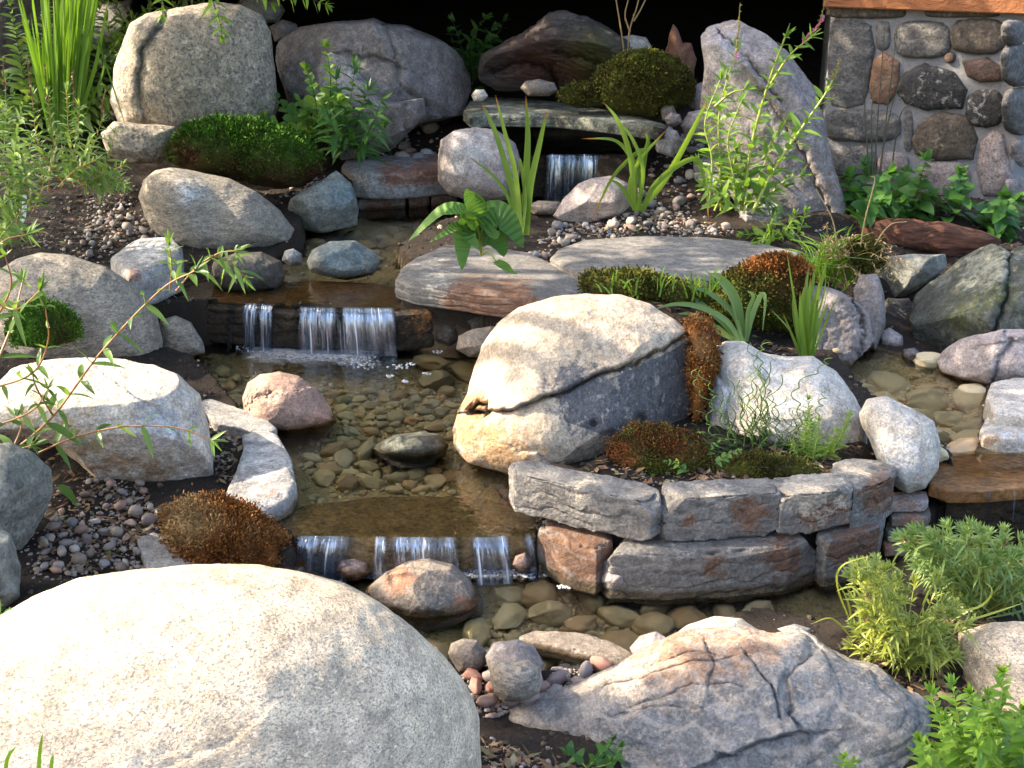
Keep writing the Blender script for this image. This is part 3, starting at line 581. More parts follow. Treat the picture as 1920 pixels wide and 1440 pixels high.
slab("fall_stone", [(985, 292), (985, 270), (1190, 270), (1190, 292), (1100, 288), (1040, 290)], .575, .24, 'dark_stone', "dark layered wet stone behind the back waterfall", "stone", p=12, res=7, strata=((0, 0, 1), .04, .012), wet=1.0)
rock("leaning_slab", [(1313, 60), (1320, 35), (1345, 22), (1378, 28), (1400, 45), (1440, 65), (1480, 102), (1522, 160), (1545, 225), (1562, 300), (1590, 380), (1600, 440), (1540, 480), (1440, 460), (1380, 380), (1335, 300), (1312, 200), (1320, 130)],
     5.85, (.18, .22), 'purple', "tall leaning grey slab rock beside the fieldstone pillar", "rock", p=3.2, res=8, facets=3, rough=.8, cracks=[([(1350, 60), (1400, 110), (1460, 190)], 7, .03, .03), ([(1430, 170), (1500, 270), (1560, 400)], 8, .02, -.03)], stains=[("B", 1345, 100, 60, .9), ("A", 1560, 340, 60, .4), ("B", 1480, 250, 60, .4)], strata=((.75, -.3, .6), .09, .012))
rock("rock", [(1285, 190), (1295, 160), (1325, 152), (1350, 175), (1352, 215), (1310, 220)], 6.55, .1, 'purple', "mauve rock wedged between the olive moss and the leaning slab", "rock", facets=3)
rock("rock", [(1275, 235), (1290, 210), (1330, 205), (1360, 225), (1365, 255), (1320, 265), (1285, 258)], 6.4, .1, 'pink_grey', "pinkish rock below the mauve one by the loosestrife", "rock", res=6, facets=2)
rock("stone", [(1237, 205), (1245, 196), (1262, 198), (1270, 215), (1262, 230), (1242, 226)], 6.4, .05, 'brown', "upper small brown stone at the right end of the shelf", "stone", res=5, rough=.6)
rock("stone", [(1246, 222), (1258, 210), (1275, 215), (1280, 230), (1265, 238), (1250, 235)], 6.3, .05, 'purple', "lower small grey stone at the right end of the shelf", "stone", res=5, rough=.6)
rock("rock", [(1225, 260), (1245, 238), (1270, 245), (1282, 275), (1260, 295), (1232, 285)], 6.2, .08, 'grey_blue', "dark blue-grey stone right of the back waterfall", "stone", res=5, facets=3)
slab("rock", [(1300, 300), (1330, 278), (1420, 280), (1500, 300), (1520, 325), (1440, 335), (1340, 330)], .60, .12, 'grey_blue', "upper grey bedded rock behind the loosestrife stems", "rock", p=6, res=7, strata=((0, .1, 1), .035, .012), stains=[("B", 1420, 300, 90, .5)])
slab("rock", [(1380, 360), (1400, 335), (1480, 330), (1530, 345), (1535, 368), (1460, 380), (1400, 378)], .52, .13, 'grey_blue', "lower grey bedded rock at the loosestrife's base", "rock", p=6, res=7, strata=((0, .1, 1), .035, .012), stains=[("B", 1470, 350, 70, .5)])
rock("rock", [(1036, 405), (1060, 370), (1085, 345), (1110, 333), (1150, 330), (1180, 345), (1190, 380), (1160, 405), (1100, 420), (1050, 415)], 5.75, .14, 'pink_grey', "sunlit tan rock in front of the back waterfall", "rock", facets=3, rough=.8, cuts=[(-.6, -.5, .6, .8)])
rock("stone", [(985, 385), (1010, 376), (1050, 378), (1062, 392), (1040, 405), (1000, 402)], 5.85, .1, 'brown', "flat wet brown stone awash below the back waterfall", "stone", rough=.5, wet=.33)

# flat slabs of the middle
slab("slab_stone", [(742, 515), (752, 495), (775, 478), (830, 455), (900, 452), (1000, 470), (1090, 515), (1100, 538), (1090, 556), (1000, 556), (900, 545), (820, 532), (770, 525)], .41, .115, 'slab', "thick pale flagstone with rusty underside overhanging the middle pool", "flagstone", p=7, res=8, strata=((0, 0, 1), .03, .010), stains=[("A", 900, 575, 60, .9), ("A", 970, 580, 50, .9), ("A", 860, 560, 30, .6), ("B", 820, 520, 60, .4)], edge=.03)
slab("slab_stone", [(1032, 478), (1045, 462), (1090, 446), (1200, 438), (1330, 440), (1430, 452), (1500, 468), (1515, 490), (1430, 515), (1330, 528), (1200, 525), (1095, 515)], .44, .09, 'slab', "wide flat grey flagstone below the gravel and loosestrife", "flagstone", p=8, res=8, strata=((0, .08, 1), .02, .008), edge=.03)
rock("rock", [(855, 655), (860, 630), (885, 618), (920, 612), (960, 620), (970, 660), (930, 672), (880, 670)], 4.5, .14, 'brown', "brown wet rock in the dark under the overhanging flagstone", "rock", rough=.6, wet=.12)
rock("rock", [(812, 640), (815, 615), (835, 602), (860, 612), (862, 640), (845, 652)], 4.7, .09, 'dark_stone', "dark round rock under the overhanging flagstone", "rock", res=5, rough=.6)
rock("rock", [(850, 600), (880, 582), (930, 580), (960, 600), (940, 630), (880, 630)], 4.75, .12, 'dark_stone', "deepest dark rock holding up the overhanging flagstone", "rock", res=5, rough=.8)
slab("spill_stone", [(305, 545), (318, 566), (430, 576), (560, 586), (745, 588), (812, 582), (820, 545), (700, 528), (560, 522), (320, 524)], .292, .17, 'dark_stone', "dark wet sill stone under the middle waterfall", "sill stone", p=14, res=8, strata=((0, 0, 1), .06, .012), wet=1.0, stains=[("A", [(300, 500), (840, 500), (840, 572), (745, 578), (560, 575), (430, 568), (300, 560)], None, 0, .8), ("A", 790, 590, 50, .5)])

# centre
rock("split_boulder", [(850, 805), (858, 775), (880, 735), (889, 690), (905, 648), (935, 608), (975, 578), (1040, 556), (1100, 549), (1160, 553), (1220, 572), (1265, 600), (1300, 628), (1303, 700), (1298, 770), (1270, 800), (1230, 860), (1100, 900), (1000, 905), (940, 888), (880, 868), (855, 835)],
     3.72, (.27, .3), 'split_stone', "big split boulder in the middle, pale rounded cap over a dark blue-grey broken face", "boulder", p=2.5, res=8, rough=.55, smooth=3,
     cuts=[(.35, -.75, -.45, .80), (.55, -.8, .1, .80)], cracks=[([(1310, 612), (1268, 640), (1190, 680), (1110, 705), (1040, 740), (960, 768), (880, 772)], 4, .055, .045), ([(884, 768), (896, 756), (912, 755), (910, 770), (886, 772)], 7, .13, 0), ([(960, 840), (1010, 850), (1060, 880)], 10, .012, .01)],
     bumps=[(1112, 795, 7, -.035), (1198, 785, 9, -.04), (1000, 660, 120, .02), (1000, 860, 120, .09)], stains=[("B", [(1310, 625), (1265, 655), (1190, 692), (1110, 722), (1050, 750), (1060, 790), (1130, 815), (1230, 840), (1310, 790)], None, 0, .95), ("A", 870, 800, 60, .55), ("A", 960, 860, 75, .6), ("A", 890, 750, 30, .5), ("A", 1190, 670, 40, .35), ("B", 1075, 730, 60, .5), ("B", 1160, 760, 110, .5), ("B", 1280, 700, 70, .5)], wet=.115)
rock("boulder", [(1325, 700), (1333, 655), (1360, 640), (1395, 640), (1430, 660), (1480, 668), (1525, 668), (1565, 700), (1600, 745), (1622, 790), (1622, 840), (1580, 880), (1450, 900), (1340, 880), (1318, 800)],
     3.66, .24, 'white_stone', "smooth pale blue-grey boulder behind the curly rush", "boulder", p=2.4, res=7, rough=.7, bumps=[(1400, 680, 50, .03), (1450, 680, 50, -.03)], cracks=[([(1338, 700), (1370, 730), (1360, 790)], 12, .02, .015)], stains=[("B", 1345, 730, 40, .9), ("B", 1480, 760, 120, .5)])
rock("boulder", [(1618, 800), (1612, 775), (1625, 750), (1660, 743), (1710, 765), (1750, 790), (1763, 830), (1758, 880), (1735, 915), (1700, 925), (1665, 900), (1645, 860), (1632, 830)], 3.32, (.15, .2), 'white_stone', "upright rounded whitish rock ending the planter wall by the orange spillway", "rock", p=2.8, rough=.9, stains=[("B", 1690, 860, 60, .8)])

# planter wall
ST = [("A", 1, 0)]
slab("stone_block", [(955, 878), (962, 862), (1040, 870), (1130, 882), (1232, 903), (1240, 928), (1222, 938), (1120, 922), (1030, 905), (965, 893)], .288, .125, 'limestone', "grey wall stone at the left end of the planter's top course", "wall stone", p=22, chips=7, res=8, strata=((.1, 0, 1), .05, .013), edge=.05, rough=.45, wet=.14, tilt=(-.05, 0), stains=[("B", 1090, 895, 60, .4)])
slab("stone_block", [(1236, 925), (1244, 903), (1330, 898), (1446, 894), (1468, 906), (1463, 924), (1360, 930), (1250, 936)], .285, .135, 'limestone', "long wall stone with an orange patch in the planter's top course", "wall stone", p=22, chips=7, res=8, strata=((0, 0, 1), .05, .013), edge=.05, rough=.45, stains=[("A", 1405, 965, 38, .95), ("B", 1330, 910, 60, .4), ("A", 1290, 975, 20, .5)])
slab("stone_block", [(1443, 908), (1450, 895), (1510, 888), (1596, 884), (1612, 898), (1600, 914), (1530, 926), (1465, 928)], .285, .125, 'limestone', "cream-topped wall stone third from the left in the planter's top course", "wall stone", p=22, chips=7, res=8, strata=((0, 0, 1), .05, .013), edge=.05, rough=.45, stains=[("B", 1520, 905, 80, .8), ("A", 1520, 960, 40, .85), ("A", 1570, 950, 30, .7)])
slab("stone_block", [(1545, 880), (1560, 868), (1610, 852), (1640, 858), (1685, 870), (1684, 890), (1655, 906), (1600, 918), (1596, 900)], .275, .135, 'limestone', "rust-faced wall stone at the right end of the planter's top course", "wall stone", p=22, chips=7, res=8, strata=((0, 0, 1), .05, .013), edge=.05, rough=.45, stains=[("A", 1650, 925, 45, .95), ("B", 1600, 870, 50, .7)])
slab("stone_block", [(1008, 985), (1015, 968), (1080, 962), (1150, 985), (1150, 1010), (1120, 1030), (1060, 1015)], .145, .165, 'limestone', "orange-brown wet stone beside the front waterfall", "wall stone", p=7, res=7, stains=[("A", 1070, 1010, 70, .95), ("A", 1110, 1040, 50, .8)], wet=.02)
slab("stone_block", [(1122, 1020), (1132, 995), (1280, 985), (1420, 985), (1528, 985), (1543, 1003), (1488, 1022), (1370, 1035), (1250, 1040), (1140, 1036)], .145, .165, 'limestone', "longest dark grey stone in the planter's bottom course", "wall stone", p=16, chips=8, res=8, strata=((0, 0, 1), .05, .014), stains=[("A", 1470, 1045, 50, .8), ("A", 1340, 1060, 26, .7), ("B", 1240, 1020, 60, .3)], wet=.012, edge=.04)
slab("stone_block", [(1530, 1000), (1535, 975), (1600, 955), (1655, 940), (1664, 958), (1655, 985), (1600, 1005), (1550, 1015)], .15, .17, 'limestone', "brown-faced stone at the right end of the planter's bottom course", "wall stone", p=16, chips=6, res=8, strata=((0, 0, 1), .05, .012), stains=[("A", 1600, 1020, 55, .95)], wet=.012)
for i, (x0, x1, yy, lab) in enumerate([(1662, 1742, 935, "topmost of the thin stacked stones beside the orange spillway"), (1668, 1746, 962, "second of the thin stacked stones beside the orange spillway"), (1660, 1745, 990, "third of the thin stacked stones beside the orange spillway"), (1655, 1705, 1018, "lowest of the thin stacked stones beside the orange spillway")]):
    zt = .155 - i * .038
    slab("stack_stone", [(x0, yy), (x0 + 4, yy - 14), (x1 - 4, yy - 16), (x1, yy), (x1 - 6, yy + 7), (x0 + 5, yy + 8)], zt, .034, ['pink_grey', 'brown', 'limestone', 'brown'][i], lab, "stone", p=7, res=6, stains=[("A", (x0 + x1) / 2, yy + 10, 40, .5)])

# right pool and spillway
slab("spillway_slab", [(1742, 905), (1750, 860), (1800, 842), (1900, 838), (2010, 836), (2020, 910), (1920, 912), (1850, 918), (1780, 918)], .192, .05, 'orange_slab', "wide orange-brown wet spillway slab at the right edge", "slab", p=9, res=7, wet=1.0, edge=.03)
slab("spill_wall", [(1772, 932), (1772, 908), (2020, 904), (2020, 930), (1850, 934)], .150, .19, 'dark_stone', "dark dripping rock face under the orange spillway", "rock", p=10, res=7, strata=((0, 0, 1), .04, .02), wet=1.0)
slab("stone_block", [(1850, 735), (1858, 712), (1900, 703), (2000, 705), (2010, 760), (1930, 778), (1865, 770)], .30, .11, 'white_stone', "cream squared block behind the other at the right pool's edge", "stone", p=8, res=7)
slab("stone_block", [(1838, 800), (1850, 776), (1900, 768), (2000, 770), (2000, 812), (1900, 818), (1845, 815)], .255, .085, 'white_stone', "squared whitish block with a dark chipped face right above the spillway", "stone", p=7, res=7, stains=[("A", 1860, 825, 25, .6), ("B", 1900, 800, 60, .4)])
rock("rock", [(1755, 680), (1770, 655), (1800, 635), (1850, 625), (1880, 615), (1920, 620), (1990, 640), (2000, 690), (1940, 720), (1860, 728), (1800, 715), (1765, 700)], 4.15, .2, 'pink_grey', "pinkish-grey creased boulder at the right frame edge by the pool", "boulder", p=2.4, facets=2, rough=1.0, wet=.2, cracks=[([(1880, 618), (1895, 640), (1870, 670), (1860, 715)], 8, .03, .03), ([(1885, 640), (1920, 635)], 6, .03, -.02)])
rock("boulder", [(1708, 600), (1718, 555), (1760, 520), (1790, 495), (1830, 468), (1856, 456), (1880, 468), (1910, 480), (2000, 500), (2050, 600), (2000, 690), (1850, 700), (1750, 690), (1712, 640)], 4.6, .35, 'dark_green', "large dark mossy-green angular boulder below the fieldstone pillar", "boulder", p=2.6, res=7, facets=5, rough=1.2, cracks=[([(1895, 480), (1890, 540), (1860, 620)], 8, .05, .04)], stains=[("B", 1850, 500, 60, .7), ("A", 1870, 540, 50, .6), ("A", 1800, 600, 50, .5)])
rock("rock", [(1880, 485), (1910, 462), (1990, 465), (2000, 540), (1930, 560), (1890, 530)], 5.15, .2, 'dark_green', "dark rock behind the mossy-green boulder at the edge", "rock", facets=4)
rock("rock", [(1648, 510), (1655, 482), (1700, 478), (1740, 478), (1772, 476), (1775, 500), (1740, 530), (1700, 555), (1670, 562), (1652, 540)], 5.1, .16, 'green_grey', "grey-green wedge rock under the rotten log", "rock", facets=5, rough=1.1)
rock("rock", [(1650, 575), (1665, 560), (1705, 560), (1725, 590), (1705, 630), (1660, 625)], 4.85, .14, 'dark_stone', "shadowed dark rock beneath the wedge rock", "rock", facets=4)
rock("rock", [(1494, 560), (1520, 530), (1555, 535), (1600, 560), (1630, 590), (1640, 640), (1600, 690), (1545, 700), (1500, 650)], 4.38, .18, 'purple', "mauve-grey broken rock right of the upright iris", "rock", p=3, facets=3, cuts=[(.1, -.97, .2, .6)], strata=((.8, -.3, .4), .06, .014), rough=1.1, wet=.2, cracks=[([(1600, 560), (1620, 620), (1610, 680)], 6, .03, .03)])
rock("rock", [(1600, 545), (1612, 515), (1645, 512), (1658, 550), (1660, 610), (1640, 665), (1618, 670), (1605, 600)], 4.5, .13, 'purple', "upright mauve rock under the dry grass tussock", "rock", facets=5, rough=1.0, wet=.2)
rock("stone", [(1648, 660), (1650, 622), (1668, 614), (1692, 630), (1695, 652), (1668, 668)], 4.5, .07, 'pink_grey', "mauve-pink stone at the back rim of the right pool", "stone", res=5, facets=3, wet=.2)
rock("stone", [(1690, 668), (1695, 655), (1715, 652), (1733, 672), (1730, 685), (1700, 684)], 4.35, .06, 'purple', "small grey stone next to the mauve-pink one by the right pool", "stone", res=5, facets=3, wet=.2)
rock("stone", [(1418, 650), (1425, 625), (1455, 617), (1490, 625), (1492, 650), (1450, 662)], 4.5, .1, 'grey_blue', "flat pale blue stone between the two front irises", "stone", facets=2, cuts=[(0, 0, 1, .5)], stains=[("B", 1455, 625, 30, .8)])

# things in the pools
rock("rock", [(455, 745), (465, 718), (490, 702), (525, 697), (560, 705), (595, 728), (620, 765), (630, 790), (610, 812), (540, 822), (480, 810), (458, 785)], 3.98, .22, 'pink', "rounded pink granite rock standing in the middle pool", "rock", p=2.3, res=7, rough=.7, wet=.12, cracks=[([(455, 770), (480, 745), (510, 740)], 12, .03, .02)], bumps=[(570, 760, 14, -.015)])
rock("rock", [(695, 842), (712, 828), (745, 815), (790, 809), (825, 815), (842, 835), (835, 855), (790, 872), (740, 865), (705, 855)], 3.72, .16, 'dark_green', "dark half-sunk rock with a wet rim in the middle pool", "rock", p=2.2, rough=.6, wet=.125)
rock("rock", [(684, 1120), (690, 1100), (725, 1072), (765, 1053), (805, 1048), (850, 1058), (882, 1085), (905, 1125), (905, 1150), (875, 1172), (810, 1185), (750, 1175), (700, 1150)], 2.95, .17, 'brown', "brown rock with a reddish band in front of the front waterfall", "rock", p=2.3, res=7, rough=.55, wet=.01, stains=[("A", 750, 1090, 32, .9), ("A", 880, 1130, 30, .6), ("B", 810, 1125, 36, .8)], facets=1)
rock("stone", [(840, 1225), (846, 1206), (868, 1197), (895, 1200), (912, 1222), (912, 1245), (895, 1262), (860, 1262)], 2.54, .06, 'brown', "egg-shaped brown stone at the edge of the front pool", "stone", rough=.4)
rock("stone", [(910, 1230), (925, 1205), (970, 1198), (1000, 1210), (1020, 1245), (1010, 1275), (960, 1285), (920, 1275)], 2.48, .09, 'purple', "dark grey rough stone behind the heart-topped stone", "stone", facets=3, rough=1.0, stains=[("B", 940, 1225, 30, .5)])
rock("stone", [(918, 1275), (920, 1245), (940, 1238), (962, 1243), (990, 1238), (1013, 1252), (1018, 1275), (1010, 1300), (980, 1318), (945, 1315), (928, 1300)], 2.35, .075, 'granite_tan', "heart-topped tan stone catching sun above the ledge rock", "stone", rough=.6, smooth=3)
slab("flat_stone", [(972, 1188), (1000, 1178), (1080, 1180), (1150, 1200), (1190, 1222), (1170, 1240), (1090, 1222), (1020, 1205), (975, 1196)], .022, .05, 'brown', "flat brownish-grey stone lying awash at the near edge of the front pool", "stone", p=6, wet=-.005)
slab("bank_stone", [(372, 752), (385, 742), (440, 760), (500, 785), (520, 800), (500, 812), (440, 800), (400, 790)], .175, .05, 'grey_blue', "thin blue-grey flat stone on the left shore of the middle pool", "stone", p=8)
slab("bank_stone", [(418, 925), (440, 880), (455, 835), (452, 808), (490, 796), (520, 806), (545, 850), (556, 900), (545, 925), (500, 950), (470, 965), (425, 950)], .185, .13, 'grey_blue', "curved pale grey block along the left shore of the middle pool", "stone", p=7, res=7, stains=[("A", 510, 915, 26, .6), ("B", 500, 860, 80, .6), ("A", 435, 950, 20, .6)], wet=.12)
slab("bank_stone", [(255, 1005), (285, 992), (320, 1000), (360, 1035), (378, 1065), (340, 1082), (280, 1080)], .125, .06, 'grey_blue', "flat grey stone beside the rust-brown moss cushion", "stone", p=6)
slab("spill_stone", [(520, 980), (560, 945), (700, 928), (900, 925), (1000, 960), (1018, 985), (1005, 1000), (950, 1005), (850, 1008), (700, 1010), (560, 1012)], .112, .115, 'sill', "broad submerged sill slab under the front waterfall", "sill stone", p=14, res=8, strata=((0, 0, 1), .04, .006), wet=1.0, stains=[("A", 800, 960, 200, .7)])
rock("stone", [(627, 1070), (640, 1050), (665, 1047), (690, 1055), (698, 1075), (670, 1090), (640, 1088)], 3.02, .06, 'pink', "reddish stone under the left side of the front waterfall", "stone", res=5, rough=.6, wet=.03)
rock("stone", [(960, 1060), (966, 1042), (985, 1035), (998, 1050), (995, 1068), (975, 1072)], 3.03, .045, 'pink', "small reddish stone under the right end of the front waterfall", "stone", res=5, rough=.6, wet=.03)
rock("stone", [(1120, 1088), (1135, 1068), (1160, 1062), (1180, 1080), (1178, 1098), (1145, 1102)], 2.93, .05, 'pink_grey', "angular pinkish stone against the planter's bottom course", "stone", res=5, facets=4)
rock("rotten_log", [(1590, 420), (1610, 408), (1680, 405), (1760, 415), (1830, 432), (1880, 448), (1870, 475), (1800, 490), (1720, 478), (1640, 470), (1595, 450)], 5.45, .13, 'rot_wood', "dark reddish rotten log at the foot of the fieldstone pillar", "log", p=2.4, rough=2.2, strata=((.1, -.5, .8), .03, .010))
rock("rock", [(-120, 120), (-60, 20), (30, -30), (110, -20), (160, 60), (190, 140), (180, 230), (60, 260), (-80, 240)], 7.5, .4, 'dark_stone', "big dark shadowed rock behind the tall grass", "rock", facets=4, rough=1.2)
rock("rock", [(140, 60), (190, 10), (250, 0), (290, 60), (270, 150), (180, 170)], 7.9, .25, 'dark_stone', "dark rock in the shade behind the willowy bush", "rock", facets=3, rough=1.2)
# ------------------------------------------------------------------ boxes
def box_mesh(name, boxes, mat, bev=.0):
    bm = bmesh.new()
    for (x0, x1, y0, y1, z0, z1) in boxes:
        r = bmesh.ops.create_cube(bm, size=1)
        for v in r['verts']:
            v.co = Vector(((x0 + x1) / 2 + v.co.x * (x1 - x0), (y0 + y1) / 2 + v.co.y * (y1 - y0), (z0 + z1) / 2 + v.co.z * (z1 - z0)))
    if bev: bmesh.ops.bevel(bm, geom=list(bm.edges), offset=bev, segments=2, affect='EDGES')
    me = bpy.data.meshes.new(name); bm.to_mesh(me); bm.free(); me.materials.append(mat)
    return me

# ------------------------------------------------------------------ fieldstone pillar (mortar core > every stone)
PA = np.array([*atpx(1886, 6.0), 0.0]); PB = np.array([*atpx(1535, 6.55), 0.0]); PC = np.array([PA[0] + .55, 6.75, 0.0])
PA, PB, PC = [np.array((q[0], q[1], .2)) for q in (PA, PB, PC)]
pill = thing("stone_pillar", (float(PA[0]), float(PA[1]), .2), "fieldstone pillar of rounded stones set in grey mortar under the timber beam", "pillar")
t = NT('mortar'); Pm, _r = t.coords()
cm = t.mix(t.noise(Pm, 9, 5, .65), (.16, .16, .168), (.235, .23, .235)); cm = t.mix(t.ramp(t.noise(Pm, 70, 4, .7), [(.55, 0.), (.7, 1.)]), cm, (.13, .125, .125))
M['mortar'] = t.done(t.n("ShaderNodeBsdfPrincipled", {"Base Color": cm, "Roughness": .9, "Normal": t.bump(t.noise(Pm, 30, 7, .7), .6, .02)}).outputs[0])
def wall_grid(a, b, z0, z1, n=60, m=60):
    u = b - a; L = np.linalg.norm(u); nrm = np.array((u[1], -u[0], 0)) / L; nrm = nrm if nrm[1] < 0 else -nrm
    s, q = np.meshgrid(np.linspace(0, 1, n), np.linspace(z0, z1, m)); V_ = a[None] + s.ravel()[:, None] * u[None]; V_[:, 2] = q.ravel()
    V_ += (.014 * fbm(V_ * 5, 4))[:, None] * nrm * np.minimum(1, np.minimum(s.ravel(), 1 - s.ravel()) * 20)[:, None]
    k = (np.arange(m - 1)[:, None] * n + np.arange(n - 1)[None]).ravel()
    return V_, np.stack([k, k + 1, k + n + 1, k + n], 1), nrm
v1, f1, n1 = wall_grid(PA, PB, .2, 1.41); v2, f2, n2 = wall_grid(PA, PC, .2, 1.41)
v3, f3, n3 = wall_grid(PB, PB + np.array((.25, 1.2, 0)), .2, 1.41)
vv = np.vstack([v1, v2, v3]); ff = np.vstack([f1, f2 + len(v1), f3 + len(v1) + len(v2)])
link("mortar", mesh_np("mortar", vv - np.array(pill.location), ff, M['mortar']), parent=pill)
WMATS = dict(g=rock_mat('wall_grey_stone', (.135, .13, .125), (.10, .095, .09), (.03, .03, .03), (.30, .29, .27), sps=60, spk=.5, bs=.7, vein=.2),
             d=rock_mat('wall_dark_stone', (.055, .052, .05), (.04, .04, .04), (.015, .015, .015), (.36, .35, .32), sps=52, spk=.85, bs=.6),
             r=rock_mat('wall_red_stone', (.14, .075, .052), (.10, .065, .05), (.03, .03, .03), sps=70, spk=.4, bs=.6),
             o=rock_mat('wall_orange_stone', (.24, .115, .06), (.20, .13, .085), (.06, .05, .04), sps=70, spk=.4, bs=.6),
             p=rock_mat('wall_pink_granite', (.27, .215, .20), (.22, .19, .18), (.08, .08, .08), (.40, .34, .32), sps=62, spk=.6, bs=.5),
             b=rock_mat('wall_brown_stone', (.11, .085, .06), (.075, .062, .05), (.025, .025, .025), (.26, .22, .17), sps=60, spk=.55, bs=.6))
R_ = oval
STN = [("g", [(1560, 50), (1575, 40), (1605, 38), (1630, 55), (1636, 95), (1628, 150), (1618, 188), (1590, 196), (1562, 190), (1556, 120)], .04), ("g", R_(1643, 42, 1668, 92, 4), .03),
       ("o", [(1640, 115), (1660, 102), (1685, 120), (1684, 165), (1665, 192), (1638, 190), (1632, 160)], .045), ("g", R_(1681, 42, 1779, 106, 3.4), .05), ("b", R_(1786, 38, 1881, 99, 3.2), .05),
       ("d", [(1684, 168), (1700, 138), (1735, 122), (1785, 138), (1808, 168), (1800, 200), (1740, 204), (1700, 190)], .06), ("r", [(1808, 116), (1850, 110), (1882, 128), (1876, 150), (1840, 154), (1816, 142)], .045),
       ("r", R_(1771, 97, 1791, 118), .03), ("d", R_(1814, 170, 1881, 236, 2.6), .055), ("g", R_(1548, 206, 1683, 264, 3), .05), ("g", R_(1694, 208, 1712, 281, 3), .025),
       ("b", [(1714, 262), (1726, 234), (1765, 212), (1812, 220), (1828, 258), (1820, 295), (1752, 297), (1722, 286)], .06), ("p", [(1840, 270), (1862, 245), (1880, 255), (1896, 330), (1884, 364), (1845, 362), (1834, 320)], .045),
       ("p", R_(1648, 287, 1702, 330, 2.6), .045), ("p", R_(1725, 303, 1816, 376, 2.6), .05), ("b", R_(1555, 8, 1692, 33, 5), .04), ("b", R_(1740, 15, 1868, 32, 5), .04), ("g", R_(1560, 275, 1640, 330, 3), .04),
       ("b", R_(1648, 340, 1720, 390, 3), .04), ("g", R_(1830, 375, 1885, 430, 2.6), .04), ("p", R_(1740, 385, 1815, 435, 3), .04)]
STN2 = [("g", R_(1889, 40, 1916, 84, 3), .04), ("g", R_(1888, 85, 1935, 158, 3), .04), ("g", R_(1890, 168, 1935, 248, 3), .045), ("p", R_(1904, 262, 1940, 310, 3), .04), ("p", R_(1892, 332, 1935, 402, 3), .05), ("g", R_(1890, 410, 1935, 455, 3), .05)]
def wall_stone(k, outl, dep, a, nrm):
    u = np.array((-nrm[1], nrm[0], 0)); u = u if u[0] > 0 else -u
    q = []
    for (x, y) in outl:
        d = ray(x, y); tt = ((a - EYE) @ nrm) / (d @ nrm); q.append(EYE + d * tt)
    q = np.array(q); q = q.mean(0) + (q - q.mean(0)) * 1.11; uv = np.stack([(q - a) @ u, q[:, 2]], 1); _, c = polyarea_centroid(uv)
    C = a + u * c[0]; C[2] = c[1]; C = C - nrm * .01
    o = blob("stone", uv - c, C, u, np.array((0, 0, 1.)), nrm, dep, .03, WMATS[k], p=2.9, res=6, rough=.8, parent=pill, facets=0)
for k, ol, dp in STN: wall_stone(k, ol, dp, PA, n1)
for k, ol, dp in STN2: wall_stone(k, ol, dp, PA, n2)

# ------------------------------------------------------------------ house with its deck over the dark hollow
house = thing("house", (0.5, 7.1, .85), "dark hollow under the house's deck, its stained timber beam resting on the fieldstone pillar", "house")
hl = np.array(house.location)
def hpart(name, boxes, mat, bev=0.0):
    o = link(name, box_mesh(name, boxes, M[mat], bev), parent=house)
    for v in o.data.vertices: v.co = Vector(np.array(v.co) - hl)
    return o
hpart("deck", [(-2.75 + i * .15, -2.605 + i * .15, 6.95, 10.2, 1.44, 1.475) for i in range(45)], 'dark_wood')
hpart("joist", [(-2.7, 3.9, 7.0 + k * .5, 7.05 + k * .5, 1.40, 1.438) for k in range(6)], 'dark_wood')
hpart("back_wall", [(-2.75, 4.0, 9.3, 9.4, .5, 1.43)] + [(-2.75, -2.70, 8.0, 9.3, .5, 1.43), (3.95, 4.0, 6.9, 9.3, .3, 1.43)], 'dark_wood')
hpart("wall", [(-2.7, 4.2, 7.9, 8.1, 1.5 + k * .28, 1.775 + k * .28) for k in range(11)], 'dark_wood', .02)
def beam(a, b, nrm, z0, z1, th):
    a, b = np.array(a), np.array(b); n = np.array(nrm); q = []
    for z in (z0, z1): q += [[*(a + n * .07)[:2], z], [*(b + n * .07)[:2], z], [*(b - n * (th - .07))[:2], z], [*(a - n * (th - .07))[:2], z]]
    bm = bmesh.new(); vs = [bm.verts.new(np.array(p_) - hl) for p_ in q]
    for f in ((3, 2, 1, 0), (4, 5, 6, 7), (0, 1, 5, 4), (1, 2, 6, 5), (2, 3, 7, 6), (3, 0, 4, 7)): bm.faces.new([vs[i] for i in f])
    bmesh.ops.recalc_face_normals(bm, faces=bm.faces); bmesh.ops.bevel(bm, geom=list(bm.edges), offset=.006, segments=2, affect='EDGES')
    me = bpy.data.meshes.new("beam"); bm.to_mesh(me); bm.free(); me.materials.append(M['beam_wood']); link("beam", me, parent=house)
ub = (PB - PA) / np.linalg.norm(PB - PA)
beam(PA - ub * .02, PB + ub * .05, n1, 1.352, 1.60, .25)
beam(PA + (PC - PA) * .05 + n2 * .01, PC, n2, 1.352, 1.60, .2)

